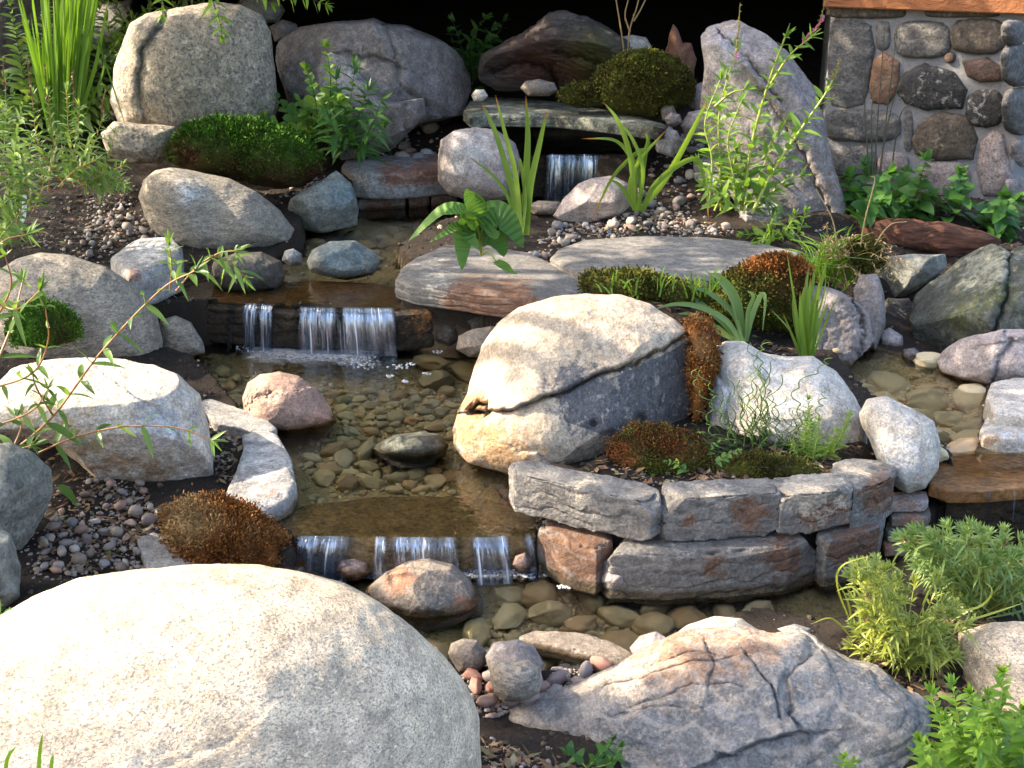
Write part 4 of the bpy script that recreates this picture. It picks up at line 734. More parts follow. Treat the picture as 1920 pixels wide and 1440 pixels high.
# ------------------------------------------------------------------ waterfalls
def fall(name, lip, ztop, zbot, streams, label, throw=.05):
    pts = [onz(x, y, ztop) for x, y in lip]; L = [0]
    for a, b in zip(pts[:-1], pts[1:]): L.append(L[-1] + np.linalg.norm(b - a))
    n = max(60, int(L[-1] / .006)); s = np.linspace(0, L[-1], n); xs = np.array([np.interp(s, L, [p_[i] for p_ in pts]) for i in range(2)]).T
    pxs = np.interp(s, L, [x for x, _ in lip]); fl = np.zeros(n)
    for (a, b, k) in streams: fl = np.maximum(fl, k * np.clip(np.minimum(pxs - a, b - pxs) / max(4, (b - a) * .3), 0, 1))
    m = 22; V_, U_, Fl = [], [], []
    wob = fbm(np.stack([s * 26, 0 * s, 0 * s + 3], 1), 3)
    for j in range(m + 1):
        q = j / m; h = (q ** 1.6) if q > .0 else 0
        out = .015 + throw * math.sqrt(q) + .018 * wob * min(1, q * 3)
        z = ztop + .006 - (ztop - zbot + .004) * h
        for i in range(n):
            ws = (wob[i] * .02 + (xs[i, 0] - xs[:, 0].mean()) * .05) * q
            V_.append((xs[i, 0] + ws, xs[i, 1] - out[i], z)); U_.append((s[i], q * (ztop - zbot), 0)); Fl.append(fl[i] * (1 - .2 * q))
    V_ = np.array(V_); k = (np.arange(m)[:, None] * n + np.arange(n - 1)[None]).ravel()
    F_ = np.stack([k, k + 1, k + n + 1, k + n], 1); fa = np.array(Fl); F_ = F_[fa[F_].max(1) > .01]
    o = np.array((V_[:, 0].mean(), V_[:, 1].mean(), zbot)); me = mesh_np(name, V_ - o, F_, M['fall'], attrs={"flow": fa})
    at = me.attributes.new("fuv", 'FLOAT_VECTOR', 'POINT'); at.data.foreach_set("vector", np.array(U_, np.float32).ravel())
    return tag(link(name, me, o), label, "waterfall")
fall("waterfall", [(430, 566), (500, 571), (560, 575), (650, 577), (745, 578)], .302, .12, [(432, 446, .4), (460, 520, .35), (462, 488, 1.), (488, 518, .9), (548, 750, .62), (560, 600, .9), (590, 640, .9), (630, 690, 1.), (675, 715, .95), (700, 744, .95)], "middle waterfall splitting into two thin streams and a wide white curtain", .06)
fall("waterfall", [(545, 1003), (640, 1004), (800, 1006), (900, 1006), (1000, 1000)], .122, .0, [(546, 672, .6), (552, 600, .85), (595, 650, .9), (706, 728, .95), (724, 872, .55), (728, 775, .95), (760, 795, .9), (828, 866, .95), (880, 955, .6), (885, 905, .9), (930, 952, .9), (980, 998, .5)], "front waterfall dropping over the broad dark sill slab", .05)
fall("waterfall", [(1010, 290), (1100, 290), (1175, 292)], .582, .31, [(1015, 1170, .55), (1022, 1062, .95), (1060, 1085, .7), (1080, 1128, 1.), (1122, 1168, .85)], "back waterfall under the long shelf stone", .05)
fall("waterfall", [(1742, 922), (1850, 921), (2000, 915)], .192, .0, [(1752, 1762, .22), (1772, 1778, .2), (1845, 1856, .22), (1890, 1898, .2), (1910, 1930, .25)], "thin trickles dripping off the orange spillway slab", .03)
def foam(name, spots, z, n, rmin, rmax, label):
    d, F = ico(2); rs = np.random.RandomState(n); Vs, Fs = [], []; c = 0
    for _ in range(n):
        x, y, rx, ry = spots[rs.randint(len(spots))]; a = rs.uniform(0, 6.28); q = rs.uniform(0, 1) ** .6
        P0 = onz(x + rx * q * math.cos(a), y + ry * q * math.sin(a), z); r = rmin + (rmax - rmin) * rs.uniform() ** 2.5
        Vs.append(d * r * np.array((1, 1, .6)) + P0 + np.array((0, 0, r * .12))); Fs.append(F + c); c += len(d)
    return tag(link(name, mesh_np(name, np.vstack(Vs), np.vstack(Fs), M['foam'])), label, "foam", kind="stuff")
foam("foam", [(500, 650, 62, 9), (580, 660, 75, 9), (640, 668, 65, 11), (675, 682, 42, 8), (560, 656, 110, 7)], .123, 600, .0015, .005, "white bubbles where the middle waterfall lands")
foam("foam", [(745, 688, 22, 5), (770, 683, 10, 4), (800, 700, 8, 3), (730, 705, 8, 3), (900, 640, 10, 4), (820, 660, 10, 3), (760, 715, 6, 2), (665, 690, 40, 7)], .121, 110, .003, .006, "loose bubbles drifting on the middle pool")
foam("foam", [(890, 1078, 40, 4), (1000, 1080, 45, 4), (930, 1072, 50, 4), (720, 1075, 30, 4), (1060, 1100, 16, 4), (620, 1090, 40, 5)], .001, 240, .002, .005, "bubbles where the front waterfall lands")
foam("foam", [(1080, 355, 45, 6), (1040, 352, 30, 5)], .301, 160, .003, .008, "bubbles at the foot of the back waterfall")

def froth_patch(px0, py0, px1, py1, z, label, amp=1.0):
    n, m = 70, 26; V_, a = [], []
    for j in range(m):
        for i in range(n):
            u, v = i / (n - 1), j / (m - 1); V_.append(onz(px0 + (px1 - px0) * u, py0 + (py1 - py0) * v, z)); a.append(max(0, 1 - (2 * u - 1) ** 4) * max(0, math.sin(math.pi * min(1, v * .85 + .15)) ** .8) * (1.05 - .75 * v) * amp)
    V_ = np.array(V_); V_[:, 2] += .004 * np.array(a) * (1 + fbm(V_ * 60, 3)); k = (np.arange(m - 1)[:, None] * n + np.arange(n - 1)[None]).ravel(); o = V_.mean(0)
    return tag(link("foam", mesh_np("foam", V_ - o, np.stack([k, k + n, k + n + 1, k + 1], 1), M['froth'], attrs={"flow": a}), o), label, "foam", kind="stuff")
froth_patch(432, 646, 740, 700, .124, "white froth spreading from the foot of the middle waterfall", .8)
froth_patch(560, 1066, 1080, 1100, .004, "thin froth along the foot of the front waterfall", .62)
froth_patch(1005, 340, 1180, 372, .304, "froth at the foot of the back waterfall")
# ------------------------------------------------------------------ cobbles, pebbles, gravel
def pebble_mesh(name, seed, res, mat, flat):
    rs = np.random.RandomState(seed); d, F = ico(res); off = rs.uniform(0, 50, 3)
    v = d * np.array((1, rs.uniform(.5, .9), flat * rs.uniform(.7, 1.3)))
    if seed % 2 == 0:
        for _ in range(5):
            nv = rs.normal(size=3); nv /= np.linalg.norm(nv); s = v @ nv; v = v - np.maximum(s - s.max() * .72, 0)[:, None] * nv
    v = v * (1 + .22 * fbm(d * 1.2 + off, 2) + .05 * fbm(d * 4 + off, 2))[:, None]
    return mesh_np(name, v, F, M[mat])
def region_pts(poly, z, n, rs):
    xs = [p_[0] for p_ in poly]; ys = [p_[1] for p_ in poly]; W_ = np.array([onz(x, y, z)[:2] for x, y in poly]); out = []
    lo, hi = W_.min(0), W_.max(0); pl = [tuple(q) for q in W_]
    while len(out) < n:
        q = rs.uniform(lo, hi, (n * 2, 2)); out += list(q[inpoly(q[:, 0], q[:, 1], pl)])
    return np.array(out[:n])
KEEP = [[(660, 1130), (740, 1040), (850, 1040), (920, 1100), (925, 1165), (860, 1205), (740, 1200)], [(440, 720), (525, 685), (610, 720), (645, 790), (630, 840), (480, 840)], [(680, 840), (740, 800), (825, 800), (860, 835), (840, 880), (740, 885)], [(845, 700), (890, 690), (1000, 700), (1000, 900), (850, 880)],
        [(850, 1205), (900, 1200), (910, 1250), (860, 1255)], [(915, 1205), (1010, 1205), (1012, 1310), (930, 1305)], [(975, 1178), (1080, 1178), (1180, 1215), (1165, 1235), (990, 1200)], [(1170, 1180), (1400, 1140), (1560, 1170), (1500, 1240), (1170, 1250)], [(990, 960), (1160, 960), (1160, 1060), (1000, 1020)]]
_first = {}
def scatter(name, regions, mats, label, cat, group, res=4, flat=.5, sink=.35, fixed=True, seed=0):
    """regions: (outline, level, count, rmin, rmax); every stone its own object, meshes shared"""
    rs = np.random.RandomState(seed)
    if (name, mats) not in _first: _first[(name, mats)] = [pebble_mesh(name, 10 + k, res, mats, flat) for k in range(9)]
    ms = _first[(name, mats)]; placed = []
    for (pl, z, n, r0, r1) in regions:
        c = region_pts(pl, z, n * 40, rs); k = 0; got = 0; rads = np.sort(r0 + (r1 - r0) * rs.uniform(size=n) ** 1.7)[::-1]
        zc = gz(c[:, 0], c[:, 1])
        while got < n and k < len(c):
            r = rads[got]; x, y = c[k]; zz_ = zc[k]; k += 1
            ppx, ppy = project(np.array([[x, y, zz_ + r * .4]]))
            if any(inpoly(ppx, ppy, kp)[0] for kp in KEEP): continue
            if any((x - a) ** 2 + (y - b) ** 2 < ((r + r2) * .74) ** 2 for a, b, r2 in placed): continue
            placed.append((x, y, r)); got += 1
            o = bpy.data.objects.new(name, ms[rs.randint(len(ms))]); COL.objects.link(o)
            fl = rs.uniform(.8, 1.15)
            o.scale = (r, r, r * fl); o.rotation_euler = (rs.normal() * .12, rs.normal() * .12, rs.uniform(0, 6.28))
            o.location = (x, y, zz_ + r * flat * fl * (1 - 2 * sink) + .002)
            tag(o, label, cat, group)
    return placed
LOWR = [(700, 1190), (860, 1180), (920, 1120), (960, 1085), (1150, 1090), (1260, 1110), (1420, 1105), (1490, 1160), (1400, 1165), (1210, 1205), (1140, 1225), (900, 1225), (770, 1215)]
scatter("cobble", [(LOWR, .0, 120, .018, .068), ([(560, 1075), (700, 1085), (680, 1120), (600, 1110)], .0, 8, .025, .05)], 'cobble', "smooth olive-brown cobble under the clear water of the front pool", "cobble", "cobbles lying in the front pool", seed=1, sink=.2)
scatter("cobble", [([(600, 700), (880, 700), (860, 800), (840, 870), (760, 880), (640, 870), (560, 850), (570, 820), (640, 800)], .12, 120, .014, .056), ([(600, 900), (880, 880), (930, 920), (840, 950), (600, 950)], .12, 14, .015, .03), ([(320, 668), (440, 665), (460, 700), (430, 740)], .12, 12, .03, .05), ([(800, 660), (880, 660), (900, 710), (820, 720)], .12, 4, .08, .12)], 'cobble', "smooth tan cobble on the bed of the middle pool", "cobble", "cobbles lying in the middle pool", seed=2, sink=.25)
scatter("cobble", [([(1590, 680), (1740, 680), (1840, 740), (1820, 840), (1760, 870), (1700, 780)], .20, 40, .03, .10)], 'cobble', "flat olive stone under the right pool's water", "cobble", "stones lying in the right pool", seed=3, sink=.42, flat=.30)
scatter("cobble", [([(600, 420), (840, 390), (960, 400), (960, 435), (830, 440), (730, 480), (580, 460)], .30, 30, .03, .075), ([(720, 520), (760, 500), (780, 540), (700, 560), (560, 560), (600, 535)], .30, 9, .02, .04)], 'cobble', "brownish stone on the bed of the upper pool", "cobble", "stones lying in the upper pool", seed=4, sink=.3)
LEFTB = [(90, 985), (230, 880), (310, 960), (280, 1000), (255, 1010), (280, 1065), (150, 1090), (60, 1090)]
scatter("pebble", [(LEFTB, .12, 80, .010, .024)], 'pebble', "rounded pebble on the dark soil between the front and white boulders", "pebble", "pebbles on the left front bank", seed=5, res=3, flat=.62, sink=.2)
scatter("pebble", [([(150, 450), (190, 395), (255, 385), (290, 400), (305, 440), (215, 445), (205, 480), (150, 490)], .42, 55, .014, .030)], 'pebble', "pebble beside the flat-topped blue-grey block", "pebble", "pebbles by the blue-grey block", seed=6, res=3, flat=.65, sink=.2)
MIDB = [(1040, 420), (1190, 395), (1260, 405), (1380, 430), (1370, 440), (1200, 437), (1090, 445), (1035, 462), (1030, 475), (1090, 512), (1000, 520), (975, 480)]
scatter("pebble", [(MIDB, .42, 70, .012, .034)], 'pebble', "pebble in the gravel between the two flagstones and the irises", "pebble", "pebbles around the flagstones", seed=7, res=3, flat=.6, sink=.2)
scatter("pebble", [([(745, 330), (760, 260), (800, 215), (850, 190), (880, 215), (830, 250), (815, 300), (790, 285)], .53, 34, .018, .065)], 'pebble', "grey stone in the pile left of the back waterfall", "stone", "stones piled left of the back waterfall", seed=8, res=4, flat=.7, sink=.12)
scatter("pebble", [([(1195, 320), (1240, 290), (1330, 285), (1330, 340), (1250, 390), (1200, 385), (1190, 350)], .5, 30, .02, .055)], 'pebble', "stone tucked around the iris right of the back waterfall", "stone", "stones around the iris right of the back waterfall", seed=9, res=4, flat=.7, sink=.15)
scatter("red_pebble", [([(868, 1262), (900, 1275), (1010, 1280), (1060, 1215), (1110, 1215), (1150, 1248), (1080, 1285), (1020, 1310), (900, 1330), (875, 1300)], .03, 58, .014, .032)], 'red_pebble', "reddish or grey pebble between the front boulder and the ledge rock", "pebble", "pebbles in the nook of the front pool", seed=10, res=3, flat=.7, sink=.12)
scatter("pebble", [([(900, 870), (940, 885), (960, 905), (1000, 965), (1060, 975), (1000, 985), (930, 920)], .13, 16, .012, .026)], 'red_pebble', "wet pebble at the foot of the split boulder by the wall", "pebble", "pebbles at the foot of the split boulder", seed=11, res=3, flat=.65, sink=.2)
scatter("red_pebble", [([(970, 1060), (1020, 1058), (1120, 1085), (1040, 1095)], .0, 14, .014, .03)], 'red_pebble', "reddish stone where the front fall meets the planter wall", "stone", "stones at the right end of the front waterfall", seed=12, res=3, flat=.65, sink=.1)
def gravel(name, regions, mat, label, seed):
    rs = np.random.RandomState(seed); d, F = ico(2); Vs, Fs, Sh = [], [], []; c = 0
    for (pl, z, n, r0, r1) in regions:
        q = region_pts(pl, z, n, rs); zq = gz(q[:, 0], q[:, 1]); 
        for (x, y), zz_ in zip(q, zq):
            r = r0 + (r1 - r0) * rs.uniform() ** 2; a = rs.uniform(0, 6.28); ca, sa = math.cos(a), math.sin(a)
            v = d * np.array((r, r * rs.uniform(.55, .9), r * rs.uniform(.4, .7))) * (1 + rs.uniform(-.12, .12, (len(d), 1)))
            v = np.stack([v[:, 0] * ca - v[:, 1] * sa, v[:, 0] * sa + v[:, 1] * ca, v[:, 2]], 1)
            Vs.append(v + np.array((x, y, zz_ + r * .15))); Fs.append(F + c); c += len(d); Sh.append(np.full(len(d), rs.uniform()))
    return tag(link(name, mesh_np(name, np.vstack(Vs), np.vstack(Fs), M[mat], attrs={"shade": np.concatenate(Sh)})), label, "gravel", kind="stuff")
gravel("gravel", [(LEFTB, .12, 420, .003, .011), ([(20, 1010), (230, 860), (300, 950), (290, 1080), (60, 1120)], .12, 260, .003, .008), ([(110, 460), (180, 380), (290, 385), (310, 440), (215, 445), (190, 490), (110, 500)], .42, 380, .004, .013), (MIDB, .42, 600, .004, .014),
  ([(700, 290), (760, 230), (830, 190), (880, 215), (830, 260), (815, 320), (760, 330)], .53, 250, .006, .018), ([(1195, 330), (1240, 290), (1330, 285), (1340, 340), (1290, 400), (1200, 395)], .5, 200, .006, .016),
  ([(860, 1262), (900, 1275), (1010, 1280), (1060, 1215), (1150, 1235), (1080, 1295), (1000, 1330), (880, 1345)], .03, 420, .003, .010), ([(880, 1345), (1040, 1390), (1090, 1440), (880, 1440)], .10, 170, .002, .008),
  ([(385, 790), (450, 805), (450, 840), (420, 900), (400, 880)], .14, 90, .003, .010), ([(60, 300), (250, 320), (250, 400), (90, 450), (20, 430)], .5, 300, .002, .007), ([(1150, 870), (1560, 870), (1500, 890), (1250, 905)], .26, 130, .002, .007), ([(560, 330), (640, 330), (600, 360), (530, 370)], .46, 60, .006, .016)], 'gravel', "small gravel and soil crumbs strewn over the banks", 21)
gravel("bed_gravel", [(LOWR, 0, 900, .005, .020), ([(560, 720), (880, 690), (930, 920), (1000, 980), (560, 980), (560, 850)], .12, 1300, .004, .018), ([(320, 660), (900, 660), (900, 720), (430, 740)], .12, 400, .006, .02), ([(1560, 680), (1740, 680), (1850, 760), (1760, 870), (1640, 750)], .2, 350, .006, .02), ([(570, 450), (840, 380), (1000, 380), (960, 435), (740, 480), (770, 520), (740, 570), (400, 555)], .3, 450, .006, .02)], 'bed_gravel', "fine olive gravel covering the pool beds", 22)

def litter(regions, label, seed):
    rs = np.random.RandomState(seed); V_, F_, Sh = [], [], []; c = 0
    for (pl, z, n) in regions:
        q = region_pts(pl, z, n, rs); zq = gz(q[:, 0], q[:, 1])
        for (x, y), zz_ in zip(q, zq):
            a = rs.uniform(0, 6.28); L = rs.uniform(.006, .024); w_ = L * rs.choice([.12, .35, .5]); d = np.array((math.cos(a), math.sin(a), rs.normal() * .3)); e = np.array((-math.sin(a), math.cos(a), rs.normal() * .3))
            p_ = np.array((x, y, zz_ + .006)); V_ += [p_ - d * L, p_ + e * w_, p_ + d * L, p_ - e * w_]; F_.append((c, c + 1, c + 2, c + 3)); c += 4; Sh += [rs.uniform()] * 4
    t = NT('leaf_litter'); m = t.done(t.n("ShaderNodeBsdfPrincipled", {"Base Color": t.ramp(t.attr("shade"), [(0., (.05, .03, .02)), (.4, (.14, .075, .035)), (.7, (.22, .14, .07)), (.85, (.09, .10, .03)), (1., (.30, .24, .15))]), "Roughness": .8}).outputs[0])
    return tag(link("leaf_litter", mesh_np("leaf_litter", V_, F_, m, smooth=False, attrs={"shade": Sh})), label, "leaf litter", kind="stuff")
litter([([(20, 300), (260, 320), (260, 420), (200, 500), (40, 500)], .46, 500), (LEFTB, .12, 250), ([(100, 860), (300, 950), (260, 1000), (90, 990)], .13, 160), ([(880, 1345), (1090, 1400), (1090, 1440), (880, 1440)], .1, 120), ([(1000, 870), (1140, 860), (1620, 840), (1560, 900), (1200, 910)], .26, 480), (MIDB, .42, 260), ([(1560, 1190), (1800, 1150), (1920, 1150), (1920, 1440), (1740, 1440), (1700, 1280)], .1, 420),
  ([(1560, 420), (1900, 420), (1900, 470), (1600, 500)], .46, 250), ([(300, 560), (420, 640), (300, 660)], .2, 60), ([(380, 780), (460, 800), (440, 900), (400, 900)], .15, 80), ([(1100, 540), (1500, 560), (1480, 650), (1300, 600)], .35, 120), ([(540, 300), (860, 200), (880, 260), (640, 340)], .5, 160)], "brown leaf and twig litter scattered over the soil", 31)
def crumbs():
    rs = np.random.RandomState(5); d, F = ico(1); x = rs.uniform(-2.3, 2.6, 16000); y = 1.9 + 4.6 * rs.uniform(size=16000) ** 1.2; ok = np.abs(x) < (y * .95 + .5) * .46; x, y = x[ok], y[ok]
    z, bed, _ = gz(x, y, True); k = np.where((bed < .5) & (z > .02))[0]; n = len(k); r = .002 + .009 * rs.uniform(size=n) ** 3
    v = (d[None] * r[:, None, None] * rs.uniform(.6, 1.3, (n, len(d), 1)) * np.array((1, 1, .75)) + np.stack([x[k], y[k], z[k] + r * .2], 1)[:, None]).reshape(-1, 3); f = (F[None] + (np.arange(n) * len(d))[:, None, None]).reshape(-1, 3)
    t = NT('soil_crumb'); m = t.done(t.n("ShaderNodeBsdfPrincipled", {"Base Color": t.ramp(t.attr("shade"), [(0., (.02, .015, .012)), (.6, (.06, .045, .032)), (.85, (.12, .085, .055)), (.93, (.22, .2, .18)), (1., (.32, .28, .24))]), "Roughness": .95}).outputs[0])
    return tag(link("soil_crumbs", mesh_np("soil_crumbs", v, f, m, smooth=False, attrs={"shade": np.repeat(rs.uniform(size=n), len(d))})), "loose dark soil crumbs and grit lying over the banks", "soil", kind="stuff")
crumbs()
# ------------------------------------------------------------------ unseen tree added on the left, crown shaped to shade the scene
def at_lit(px, py, Y, r): return (ony(px, py, Y), r)  # spots kept in sun by gaps cut in the added crown
LIT = [at_lit(250, 1180, 1.9, .30), at_lit(520, 1180, 1.85, .30), at_lit(20, 1200, 1.9, .22), at_lit(760, 1240, 1.8, .15), at_lit(400, 1290, 1.6, .3), at_lit(560, 1230, 1.72, .38), at_lit(1380, 1200, 2.42, .12), at_lit(1230, 1250, 2.36, .12), at_lit(1560, 1240, 2.38, .08), at_lit(650, 1260, 1.65, .2), at_lit(120, 1330, 1.6, .2), at_lit(1280, 1225, 2.38, .13), at_lit(1440, 1220, 2.42, .11), at_lit(1130, 1290, 2.3, .09), at_lit(930, 1255, 2.45, .035),
       at_lit(1680, 1120, 2.75, .22), at_lit(1850, 1060, 2.8, .14), at_lit(1800, 1370, 2.3, .16), at_lit(1890, 1240, 2.5, .10),
       at_lit(960, 620, 3.65, .15), at_lit(1100, 600, 3.75, .22), at_lit(890, 800, 3.5, .13), at_lit(1200, 600, 3.8, .13), at_lit(100, 720, 3.35, .17), at_lit(260, 730, 3.35, .16), at_lit(60, 550, 3.2, .2), at_lit(470, 500, 3.1, .1),
       at_lit(1420, 130, 5.6, .2), at_lit(1420, 280, 5.5, .25), at_lit(1500, 60, 5.6, .15), at_lit(1240, 310, 5.6, .18), at_lit(980, 330, 5.2, .14), at_lit(880, 430, 4.9, .17), at_lit(1100, 365, 5.6, .09), at_lit(1560, 490, 4.9, .2), at_lit(1380, 590, 4.3, .14), at_lit(1520, 580, 4.3, .12),
       at_lit(255, 130, 6.3, .20), at_lit(265, 210, 6.27, .18), at_lit(275, 60, 6.37, .18), at_lit(120, 130, 6.0, .14), at_lit(1530, 830, 3.4, .1), at_lit(1560, 900, 3.2, .07), at_lit(620, 150, 6.4, .05), at_lit(470, 800, 3.4, .09), at_lit(700, 690, 4.1, .45), at_lit(620, 620, 4.5, .25), at_lit(740, 820, 3.6, .45), at_lit(650, 930, 3.25, .33), at_lit(880, 940, 3.2, .2), at_lit(1200, 1130, 2.8, .26), at_lit(1000, 1140, 2.75, .24), at_lit(1400, 1120, 2.8, .2), at_lit(700, 430, 5.6, .38), at_lit(440, 245, 6.0, .12), at_lit(480, 530, 5.0, .2)]
SN = np.array(SUN); E1 = np.cross(SN, (0, 0, 1)); E1 /= np.linalg.norm(E1); E2 = np.cross(E1, SN)
LC = np.array([[q @ E1, q @ E2, r] for q, r in LIT])
SHD = [(ony(1300, 1410, 2.1), .17, 200), (ony(1560, 1390, 2.15), .19, 220), (ony(1130, 1390, 2.2), .12, 90), (ony(440, 150, 6.2), .2, 200), (ony(1720, 760, 3.9), .3, 250), (ony(1840, 580, 4.4), .32, 300), (ony(1750, 200, 6.0), .5, 600), (ony(1400, 120, 5.7), .1, 40), (ony(1450, 1000, 2.95), .3, 150)]  # extra leaf clusters put in to shade these spots
def added_shade_tree(name, base, n, tr, label, lo, hi, leaf=.075, seed=3):
    rs = np.random.RandomState(seed); root = thing(name, base, label, "tree"); B0 = np.array(base)
    cx = rs.uniform(lo[0], hi[0], n); cy = rs.uniform(lo[1], hi[1], n); tt = rs.uniform(tr[0], tr[1], n)
    P = np.stack([cx, cy, 0 * cx + .3], 1) + SN * tt[:, None]
    a, b = P @ E1, P @ E2
    dens = fbm(np.stack([a * 1.3, b * 1.3, 0 * a], 1), 3); edge = .10 * fbm(np.stack([a * 4, b * 4, 0 * a + 5], 1), 2)
    ok = (dens > -.42) & (P[:, 2] > 2.0)
    for (la, lb, lr) in LC: ok &= np.hypot(a - la, b - lb) > lr + edge * min(1, lr * 5) + .01  # leaves removed along the sun's path to each lit spot
    P = [P[ok]]
    for (q, r, k) in SHD:
        aa, qq = rs.uniform(0, 6.28, k), r * rs.uniform(0, 1, k) ** .5; P.append(q + np.outer(np.cos(aa) * qq, E1) + np.outer(np.sin(aa) * qq, E2) + np.outer(rs.uniform(tr[0], tr[1], k), SN))
    P = np.vstack(P); m = len(P); ax = rs.normal(size=(m, 3)); ax /= np.linalg.norm(ax, axis=1)[:, None]
    bx = np.cross(ax, rs.normal(size=(m, 3))); bx /= np.linalg.norm(bx, axis=1)[:, None]; L = leaf * rs.uniform(.6, 1.2, (m, 1))
    V_ = np.stack([P - ax * L, P + bx * L * .45, P + ax * L, P - bx * L * .45], 1).reshape(-1, 3)
    tint = np.repeat(rs.uniform(size=m), 4)
    link("crown", mesh_np("crown", V_ - B0, np.arange(4 * m).reshape(-1, 4), M['canopy'], smooth=False, attrs={"tint": tint}), parent=root)
    bm = bmesh.new(); top = P.mean(0)
    def limb(p0, p1, r0, r1):
        p0, p1 = Vector(p0), Vector(p1); d = p1 - p0; q = d.to_track_quat('Z', 'Y').to_matrix()
        mid = (p0 + p1) / 2 + Vector((rs.normal() * .06, rs.normal() * .06, .08)) * d.length
        rings = []
        for k in range(7):
            f = k / 6; c = p0 * (1 - f) ** 2 + mid * 2 * f * (1 - f) + p1 * f * f; r = r0 + (r1 - r0) * f
            rings.append([bm.verts.new(c + q @ Vector((math.cos(i * .7854) * r, math.sin(i * .7854) * r, 0)) - Vector(B0)) for i in range(8)])
        for r_a, r_b in zip(rings[:-1], rings[1:]):
            for i in range(8): bm.faces.new((r_a[i], r_a[(i + 1) % 8], r_b[(i + 1) % 8], r_b[i]))
    fork = (base[0] + .1, base[1] - .1, base[2] + 1.9); limb(base, fork, .14, .10)
    PL = P[(P[:, 1] < 5.9)]
    for k in range(8): limb(fork, PL[rs.randint(len(PL))], .06, .012)
    me = bpy.data.meshes.new("trunk"); bm.to_mesh(me); bm.free(); me.materials.append(M['old_wood']); link("trunk", me, parent=root)
added_shade_tree("added_shade_tree", (-4.3, 5.2, .4), 22000, (3.6, 5.2), "unseen tree added to the left of the garden, its crown shaped to shade chosen spots", (-2.8, 1.0), (3.2, 7.6))
# ------------------------------------------------------------------ plants
class MB:
    def __init__(s): s.v, s.f, s.t, s.a = [], [], [], []
    def add(s, vs, fs, tint, along):
        b = len(s.v); s.v += vs; s.f += [tuple(b + i for i in f) for f in fs]; s.t += [tint] * len(vs) if np.isscalar(tint) else list(tint); s.a += list(along)
    def build(s, name, mat, parent, smooth=True):
        o0 = np.array(parent.location)
        me = bpy.data.meshes.new(name); me.from_pydata([tuple(np.asarray(p_) - o0) for p_ in s.v], [], s.f); me.materials.append(M[mat])
        me.polygons.foreach_set("use_smooth", np.full(len(me.polygons), smooth, dtype=bool))
        me.attributes.new("tint", 'FLOAT', 'POINT').data.foreach_set("value", np.array(s.t, np.float32))
        me.attributes.new("along", 'FLOAT', 'POINT').data.foreach_set("value", np.array(s.a, np.float32)); me.update()
        return link(name, me, parent=parent)
PR = np.random.RandomState(77)
def unit(v): return v / (np.linalg.norm(v) + 1e-12)
def bez(pts, n):
    """smooth curve through points (Catmull-Rom)"""
    P = np.array(pts, float); k = len(P)
    if k == 2: return np.array([P[0] + (P[1] - P[0]) * t for t in np.linspace(0, 1, n)])
    Q = np.vstack([2 * P[0] - P[1], P, 2 * P[-1] - P[-2]]); out = []
    for t in np.linspace(0, k - 1 - 1e-6, n):
        i = int(t); f = t - i; a, b, c, d = Q[i], Q[i + 1], Q[i + 2], Q[i + 3]
        out.append(.5 * ((2 * b) + (c - a) * f + (2 * a - 5 * b + 4 * c - d) * f * f + (3 * b - a - 3 * c + d) * f ** 3))
    return np.array(out)
SHAPES = dict(strap=lambda t: (1 - t ** 3) ** .8 * (.75 + .25 * min(1, t * 4)), lance=lambda t: math.sin(math.pi * min(1, t * .97 + .03) ** .72) ** .9, ovate=lambda t: math.sin(math.pi * min(1, t * .95 + .05) ** .55) ** .75,
              heart=lambda t: (1 - t) ** .62 * min(1, t * 9 + .25) ** .5 * 1.1, needle=lambda t: (1 - t * t) ** .5, round=lambda t: math.sqrt(max(0, 1 - (2 * t - 1.02) ** 2)))
def ribbon(mb, c, w, shape='lance', nrm=None, tint=.5, fold=.25, twist=0.0):
    n = len(c); T = np.gradient(c, axis=0); sh = SHAPES[shape]; nrm = np.array((0, -.6, .8)) if nrm is None else nrm
    vs, al = [], []
    for i in range(n):
        t = i / (n - 1); T_ = unit(T[i]); sd = np.cross(T_, nrm)
        if np.linalg.norm(sd) < .15: sd = np.cross(T_, (1, .3, 0))
        sd = unit(sd)
        if twist:
            up = np.cross(sd, T_); sd = sd * math.cos(twist * t) + up * math.sin(twist * t)
        up = unit(np.cross(sd, T_)); h = max(.0002, w * .5 * sh(t))
        vs += [c[i] - sd * h + up * h * fold, c[i], c[i] + sd * h + up * h * fold]; al += [t] * 3
    fs = []
    for i in range(n - 1):
        a = i * 3; fs += [(a, a + 1, a + 4, a + 3), (a + 1, a + 2, a + 5, a + 4)]
    mb.add(vs, fs, tint, al)
def leaf(mb, base, d, L, w, shape='lance', droop=.3, tint=None, n=6, fold=.25, nrm=None):
    d = unit(np.asarray(d, float)); t = np.linspace(0, 1, n)[:, None]
    c = np.asarray(base) + d * L * t + np.array((0, 0, -1.)) * L * droop * t ** 2 * .8
    ribbon(mb, c, w, shape, nrm if nrm is not None else unit(np.array((PR.normal() * .35, -.35 + PR.normal() * .3, 1))), PR.uniform() if tint is None else tint, fold)
def tube(mb, c, r0, r1, tint=.5, k=5):
    n = len(c); T = np.gradient(c, axis=0); vs, al = [], []
    for i in range(n):
        T_ = unit(T[i]); a = unit(np.cross(T_, (.31, .9, .3))); b = np.cross(T_, a); r = r0 + (r1 - r0) * i / (n - 1)
        for j in range(k): vs.append(c[i] + r * (a * math.cos(6.2832 * j / k) + b * math.sin(6.2832 * j / k))); al.append(i / (n - 1))
    mb.add(vs, [(i * k + j, i * k + (j + 1) % k, (i + 1) * k + (j + 1) % k, (i + 1) * k + j) for i in range(n - 1) for j in range(k)], tint, al)
